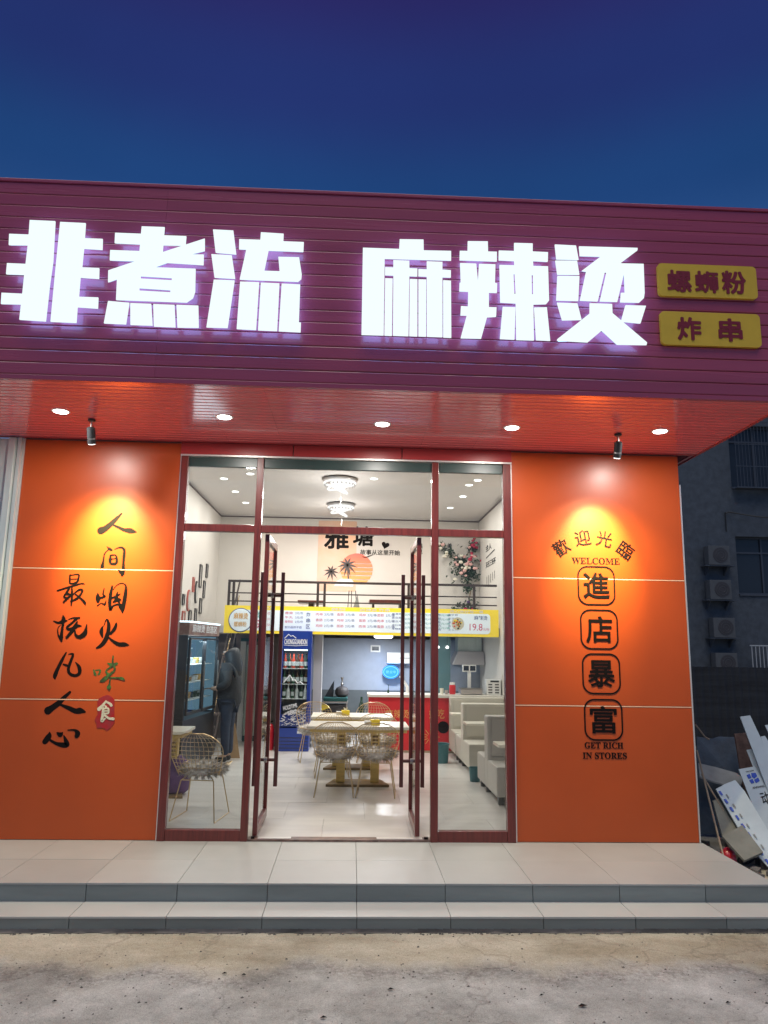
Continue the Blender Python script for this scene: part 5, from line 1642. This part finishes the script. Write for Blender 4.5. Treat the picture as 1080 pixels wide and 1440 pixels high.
# ================================================================ PERSON
def skin(joints, edges, name, m_, parent=None, sub=2):
    me = bpy.data.meshes.new(name)
    me.from_pydata([j[:3] for j in joints], edges, [])
    o = bpy.data.objects.new(name, me)
    COL.objects.link(o)
    md = o.modifiers.new('skin', 'SKIN')
    md.use_smooth_shade = True
    for i, j in enumerate(joints):
        rx, ry = (j[3] if isinstance(j[3], tuple) else (j[3], j[3]))
        me.skin_vertices[0].data[i].radius = (rx, ry)
        me.skin_vertices[0].data[i].use_root = (i == 0)
    s_ = o.modifiers.new('sub', 'SUBSURF')
    s_.levels = s_.render_levels = sub
    res = bpy.data.meshes.new_from_object(o.evaluated_get(bpy.context.evaluated_depsgraph_get()))
    bpy.data.objects.remove(o)
    res.name = name
    res.materials.clear()
    res.materials.append(MT[m_])
    return link(name, res, parent)
pr = thing('person', 'person with dark hair, black jacket and blue jeans standing at the display cooler', 'person', (-1.84, 4.62, 0), R(-8))
# faces -x (towards the cooler), head bent a little forward
J = [(0, 0, .95, .11), (0, 0, 1.12, .10), (-.01, 0, 1.30, .12), (0, 0, 1.44, .075), (-.015, 0, 1.50, .050), (-.035, 0, 1.58, .078), (-.045, 0, 1.66, .082),
     (0, .17, 1.40, .058), (.02, .21, 1.16, .043), (-.17, .19, 1.04, .034), (-.24, .17, 1.03, .026),
     (0, -.17, 1.40, .058), (.02, -.21, 1.15, .043), (-.18, -.17, 1.08, .034), (-.25, -.15, 1.08, .026),
     (0, .09, .88, .085), (-.01, .10, .50, .055), (.01, .10, .10, .038), (-.13, .10, .035, .03),
     (0, -.09, .88, .085), (-.01, -.10, .50, .055), (.01, -.10, .10, .038), (-.13, -.10, .035, .03)]
E_ = [(0, 1), (1, 2), (2, 3), (3, 4), (4, 5), (5, 6), (2, 7), (7, 8), (8, 9), (9, 10), (2, 11), (11, 12), (12, 13), (13, 14), (0, 15), (15, 16), (16, 17), (17, 18), (0, 19), (19, 20), (20, 21), (21, 22)]
body = skin(J, E_, 'body', 'skin', pr)
for s, hx, hy, hz in ((1, -.25, .17, 1.03), (-1, -.26, -.15, 1.08)):
    for k in range(4):
        yy = hy + (k - 1.5) * .018
        L_ = (.060, .070, .066, .050)[k]
        B().tube([(hx, yy, hz), (hx - .035, yy, hz), (hx - .035 - L_ * .5, yy, hz - .006), (hx - .03 - L_, yy, hz - .022)], [.010, .0095, .0085, .0065], 6).build('finger', 'skin', body, 0, True)
    B().tube([(hx + .01, hy - s * .025, hz), (hx - .02, hy - s * .045, hz + .004), (hx - .045, hy - s * .045, hz + .004)], [.011, .010, .008], 6).build('thumb', 'skin', body, 0, True)
jk = skin([(.005, 0, .76, .20), (0, 0, .95, .20), (0, 0, 1.15, .195), (-.01, 0, 1.32, .20), (0, 0, 1.47, .10),
           (0, .17, 1.40, .09), (.025, .225, 1.16, .072), (-.14, .20, 1.045, .056), (0, -.17, 1.40, .09), (.025, -.225, 1.15, .072), (-.15, -.18, 1.08, .056)],
          [(0, 1), (1, 2), (2, 3), (3, 4), (3, 5), (5, 6), (6, 7), (3, 8), (8, 9), (9, 10)], 'jacket', 'jacket', pr)
skin([(0, 0, .92, .14), (0, .09, .84, .105), (-.01, .10, .50, .078), (.01, .10, .09, .062), (0, -.09, .84, .105), (-.01, -.10, .50, .078), (.01, -.10, .09, .062)],
     [(0, 1), (1, 2), (2, 3), (0, 4), (4, 5), (5, 6)], 'trousers', 'jeans', pr)
for s in (.10, -.10):
    skin([(.05, s, .045, .045), (-.04, s, .05, .05), (-.15, s, .035, .035)], [(0, 1), (1, 2)], 'shoe', 'shoe', pr)
hr = skin([(-.03, 0, 1.675, .128), (.02, 0, 1.60, .14), (.04, 0, 1.48, .145), (.07, 0, 1.34, .13), (.10, 0, 1.20, .06)], [(0, 1), (1, 2), (2, 3), (3, 4)], 'hair', 'hair', pr)
for s in (-1, 1):
    B().lathe([(.004, -.012), (.010, -.004), (.010, .006), (.003, .012)], (-.113, s * .028, 1.625), 8).build('eye', 'white', body, 0, True)
    B().lathe([(.006, -.02), (.016, -.006), (.016, .01), (.005, .02)], (-.03, s * .080, 1.60), 8).build('ear', 'skin', body, 0, True)
B().tube([(-.112, 0, 1.625), (-.135, 0, 1.592), (-.115, 0, 1.585)], [.006, .012, .008], 6).build('nose', 'skin', body, 0, True)
B().tube([(-.108, -.022, 1.555), (-.118, 0, 1.555), (-.108, .022, 1.555)], [.003, .005, .003], 5).build('mouth', 'redcounter', body, 0, True)

# ================================================================ OUTSIDE RIGHT
nbd = thing('apartment_building', 'dark grey-blue apartment block with stacked condensers beyond the open end of the canopy', 'apartment building', (0, 0, 0))
bx = B()
box('outer_wall', 11.5, 13.0, 18.3, 30, -.23, 12.5, 'nbwall', nbd)
wl = box('outer_wall', 13.0, 13.42, 18.0, 30, -.23, 12.5, 'nbwall', nbd)
box('outer_wall', 11.5, 12.999, 18.0, 18.299, -.23, 12.5, 'nbwall', nbd)
box('outer_wall', 13.421, 20, 18.6, 30, -.23, 12.5, 'nbwall', nbd)
for z0, z1 in ((-.23, 3.73), (5.75, 7.52), (9.80, 12.5)):
    box('outer_wall', 13.421, 20, 18.0, 18.599, z0, z1, 'nbwall', nbd)
for x0, x1 in ((16.1, 17.5), (19.5, 20)):
    for z0, z1 in ((3.731, 5.749), (7.521, 9.799)):
        box('outer_wall', x0, x1, 18.0, 18.599, z0, z1, 'nbwall', nbd)
box('roof_slab', 11.3, 20.2, 17.8, 30.2, 12.501, 12.8, 'roof', nbd)
for x0, x1 in ((13.421, 16.1), (17.5, 19.5)):
    for z0, z1 in ((3.731, 5.749), (7.521, 9.799)):
        wn = box('window', x0, x1, 18.30, 18.34, z0, z1, 'nbdark', nbd)
        box('sill', x0 - .0, x1, 17.95, 18.0, z0 - .06, z0 - .001, 'nbframe', wn)
        for x in [x0 + .03, (x0 + x1) / 2 - .3, x1 - .04]:
            box('frame', x - .03, x + .03, 18.25, 18.298, z0, z1, 'nbframe', wn)
        for z in (z0 + .03, z1 - .55, z1 - .03):
            box('frame', x0, x1, 18.24, 18.249, z - .03, z + .03, 'nbframe', wn)
gl = B()
for k in range(22):
    gl.box(13.45 + k * .12, 13.465 + k * .12, 17.62, 17.635, 7.45, 9.85)
for z in (7.45, 8.2, 9.0, 9.85):
    gl.box(13.42, 16.1, 17.61, 17.64, z - .012, z + .012)
gl.box(13.42, 16.1, 17.61, 17.95, 7.42, 7.437)
tag(gl.build('security_bars', 'nbframe', nbd), kind='stuff')
for z in (1.2, 2.3):
    pass
rg_ = B()
for k in range(26):
    rg_.box(13.45 + k * .13, 13.475 + k * .13, 17.5, 17.525, 1.15, 1.95)
rg_.box(13.4, 16.9, 17.49, 17.535, 1.95, 1.99)
rt_ = thing('balcony_railing', 'pale upright bars of a balcony rail low on the apartment block', 'railing', (0, 0, 0))
rg_.build('bars', mat('pale_rail', (.45, .47, .48), .5), rt_)
box('balcony_slab', 13.4, 16.9, 17.4, 17.99, .95, 1.149, 'nbwall', rt_)
def condenser(x, z, lab, s=1.0):
    t = thing('condenser_unit', lab, 'air conditioner', (x, 17.58, z), 0, 'condensers on the apartment block')
    wv, hv = .74, .66
    box('case', 0, wv, 0, .34, 0, hv, 'acbody', t, .01)
    B().lathe([(.26, 0), (.26, .012)], (.42, -.013, .34), 24, 'y').build('fan_grille', 'acdark', t)
    for q in (.10, .18):
        B().tube([(.42 + q * math.cos(a * math.pi / 8), -.018, .34 + q * math.sin(a * math.pi / 8)) for a in range(16)], .006, 4, True).build('grille_ring', 'acbody', t)
    box('bracket_shelf', -.12, wv + .2, .02, .40, -.04, -.005, 'nbframe', t)
    for q in (.02, wv - .06):
        B().slab([(q, .05, -.04), (q, .40, -.04), (q, .40, -.34)], (.03, 0, 0)).build('bracket', 'nbframe', t)
for x, z, lab in ((12.22, 4.68, 'topmost of the four condensers on the apartment block'), (12.20, 3.50, 'second condenser from the top on the apartment block'),
                  (12.24, 2.22, 'third condenser from the top on the apartment block'), (12.24, 1.05, 'lowest condenser, half hidden by the dark fence')):
    condenser(x, z, lab)
t = thing('power_cable', 'thin black cable sagging across the apartment block wall', 'cable', (0, 0, 0))
B().tube([(13.1, 17.93, 6.55), (13.2, 17.93, 6.60), (14.0, 17.6, 6.40), (15.5, 17.2, 6.22), (17.5, 16.5, 6.3)], .02, 5).build('cable', 'cable', t)
B().tube([(13.1, 17.95, 6.6), (13.1, 17.95, 5.9)], .02, 5).build('cable_drop', 'cable', t)
fd = thing('yard_wall', 'low black corrugated yard wall in front of the apartment block', 'wall', (0, 0, 0))
b = B()
for k in range(80):
    x = 3.4 + k * .17
    b.add([(x, 8.9, -.23), (x + .085, 8.85, -.23), (x + .17, 8.9, -.23), (x + .17, 8.9, 1.42), (x + .085, 8.85, 1.43), (x, 8.9, 1.42)], [(0, 1, 4, 5), (1, 2, 3, 4)])
b.build('sheeting', 'fencedark', fd)
box('backing', 3.4, 17, 8.903, 9.0, -.23, 1.42, 'fencedark', fd)

# ---- heap of boards beside the platform
def planar(pts, i, j, k):
    a, b_, c = Vector(pts[i]), Vector(pts[j]), Vector(pts[k])
    nn = (b_ - a).cross(c - a)
    return [(p[0], a.y - (nn.x * (p[0] - a.x) + nn.z * (p[2] - a.z)) / nn.y, p[2]) for p in pts]
def board(name, lab, cat, pts, m_, off=(0, .02, 0), group=None, extra=None):
    t = thing(name, lab, cat, (0, 0, 0), 0, group)
    B().slab(pts, off).build('sheet', m_, t)
    return t
board('tarp_sheet', 'crumpled dark blue tarpaulin behind the leaning boards', 'tarpaulin', [(4.005, 1.5, .784), (4.185, 1.479, .765), (4.272, 1.5, .787), (4.468, 1.493, .782), (4.39, 1.171, .2), (4.268, 1.1, -.2), (3.80, 1.2, -.2)], 'tarp')
board('grey_sheet', 'bent pale grey sheet lying before the blue tarpaulin', 'sheet', [(3.865, 1.2, .538), (4.046, 1.152, .502), (4.232, 1.087, .454), (4.27, 1.031, .412), (4.204, .958, .359), (4.06, .95, .352), (3.9, .998, .386), (3.801, 1.047, .42)], 'greysheet', (0, 0, -.015))
board('brown_board', 'rough brown board standing behind the white boards', 'board', [(4.293, 1.194, .853), (4.499, 1.2, .87), (4.62, 1.0, -.2), (4.30, 1.0, -.2)], 'brownboard')
gb = 'white boards leaning in the heap'
board('foam_board', 'tallest slim white board leaning at the top of the heap', 'board', [(4.292, 1.044, 1.05), (4.408, 1.05, 1.066), (4.46, .959, .837), (4.597, .642, .091), (4.62, .55, -.2), (4.46, .5, -.2), (4.415, .6, -.003)], 'foam', (0, .012, 0), gb)
board('foam_board', 'white board overlapping the tallest one, farther from the shop', 'board', [(4.483, 1.0, .847), (4.533, 1.004, .855), (4.555, .967, .785), (4.70, .5, -.1), (4.56, .46, -.2), (4.5, .55, .043)], 'foam', (0, .010, 0), gb)
board('foam_board', 'white board farthest from the shop at the edge of the heap', 'board', [(4.675, 1.243, .944), (4.795, 1.25, .96), (4.95, .75, -.1), (4.80, .7, -.2), (4.769, .9, .265)], 'foam', (0, .012, 0), gb)
board('foam_board', 'short white board between the tallest one and the printed one', 'board', [(4.30, .972, .708), (4.40, .98, .73), (4.497, .822, .335), (4.50, .7, -.0), (4.40, .7, .0), (4.366, .8, .281)], 'foam', (0, .010, 0), gb)
PB = planar([(4.153, .883, .522), (4.342, .9, .55), (4.484, .284, -.19), (4.229, .2, -.215), (4.166, .657, .182)], 0, 1, 4)
t = board('foam_board', 'white board printed with a blue emblem and black characters', 'board', PB, 'foam', (0, .014, 0), gb)
lp = B()
e0, eu, ev = Vector(PB[0]), Vector(PB[1]) - Vector(PB[0]), Vector(PB[4]) - Vector(PB[0])
en = eu.cross(ev).normalized()
en = en if en.y < 0 else -en
def on(u, v, k=0.0):
    return tuple(e0 + eu * u + ev * v + en * (.004 + k))
for q in ([(.30, .18), (.50, .16), (.52, .27), (.33, .28)], [(.60, .15), (.86, .16), (.88, .25), (.66, .30), (.56, .24)], [(.34, .32), (.55, .30), (.57, .40), (.38, .41)], [(.62, .33), (.90, .29), (.92, .38), (.66, .42)]):
    lp.slab([on(*p) for p in q], tuple(en * .003))
lp.build('emblem', 'foamblue', t)
def print_on(b, body, u0, u1, v0, v1, off):
    vs, fs = glyphs(body, off)
    b.add([on(u0 + (u1 - u0) * u, v1 + (v0 - v1) * v, .003 + .002 * d) for u, v, d in vs], fs)
wr = B()
print_on(wr, 'ANFANG', .34, 1.05, .50, .55, 0)
print_on(wr, 'DECKEN', .34, .80, .08, .11, 0)
print_on(wr, '动力', .60, 1.60, .66, .98, 0)
wr.build('print', 'black', t)
t = board('foam_board', 'long white board with blue dashes along its edge, lowest of the heap', 'board', planar([(3.702, .488, .39), (3.827, .526, .438), (3.937, .55, .469), (3.981, .478, .38), (4.085, -.06, -.19), (3.90, -.09, -.22), (3.779, .13, -.026)], 0, 2, 5), 'foam', (0, .018, -.004), gb)
pA, pB = Vector((3.712, .470, .372)), Vector((3.893, -.075, -.20))
dv = (pB - pA)
for k in range(9):
    a, c = pA + dv * (k / 9.0), pA + dv * ((k + .5) / 9.0)
    wv = Vector((.022, .0, .004))
    up_ = Vector((0, -.008, .004))
    B().slab([tuple(a + up_), tuple(c + up_), tuple(c + wv + up_), tuple(a + wv + up_)], (0, .004, 0)).build('dash', 'foamblue', t)
tx_ = B()
for k in range(7):
    a = pA + dv * ((k + .4) / 7.5) + Vector((.05, -.008, .012))
    tx_.slab([tuple(a), tuple(a + dv * .05), tuple(a + dv * .05 + Vector((.012, 0, .002))), tuple(a + Vector((.012, 0, .002)))], (0, .004, 0))
tx_.build('fine_print', 'greysheet', t)
board('grey_board', 'grey-green board propped under the long white board', 'board', [(3.658, .472, .277), (3.739, .5, .306), (3.923, .233, .046), (3.70, .16, -.19), (3.597, .2, .014)], 'greyboard', (0, .02, 0))
board('grey_board', 'square grey-green board at the foot of the heap by the platform', 'board', [(3.533, .07, .045), (3.773, .15, .129), (3.853, -.04, -.064), (3.642, -.10, -.122)], 'greyboard', (0, .01, -.02))
for pts, lab in ((((3.662, .7, .50), (3.70, .50, .305), (3.72, .40, .20)), 'short pale stick against the grey-green board'), (((3.58, .60, .75), (3.508, .10, .033), (3.49, -.02, -.12)), 'long thin stick leaning by the end of the orange wall'), (((3.858, 1.2, .947), (3.955, 1.2, .818), (4.0, 1.19, .79)), 'thin pale stick poking up at the corner of the tarpaulin')):
    t = thing('stick', lab, 'stick', (0, 0, 0), 0, 'sticks in the heap')
    B().tube(pts, .009, 6).build('stick', 'pole', t)
t = thing('red_bag', 'small crumpled red bag between the platform and the grey-green board', 'bag', (3.60, .12, -.227))
B().lathe([(.05, 0), (.085, .03), (.075, .09), (.06, .13), (.02, .16)], (0, 0, 0), 7).build('bag', 'redpaint', t, 0, True)
rb = B()
for _ in range(60):
    x, y = r1.uniform(3.42, 4.7), r1.uniform(-.35, .9)
    s = r1.uniform(.03, .09)
    k = len(rb.v)
    ca, sa = math.cos(r1.uniform(0, 3)), math.sin(r1.uniform(0, 3))
    rb.box(x - s, x + s, y - s * .6, y + s * .6, -.225, -.225 + s * r1.uniform(.4, 1.1))
    for i in range(k, len(rb.v)):
        v = rb.v[i]
        rb.v[i] = (x + (v[0] - x) * ca - (v[1] - y) * sa, y + (v[0] - x) * sa + (v[1] - y) * ca, v[2] + r1.uniform(-.01, .01))
tag(rb.build('rubble', 'rubble'), kind='stuff')
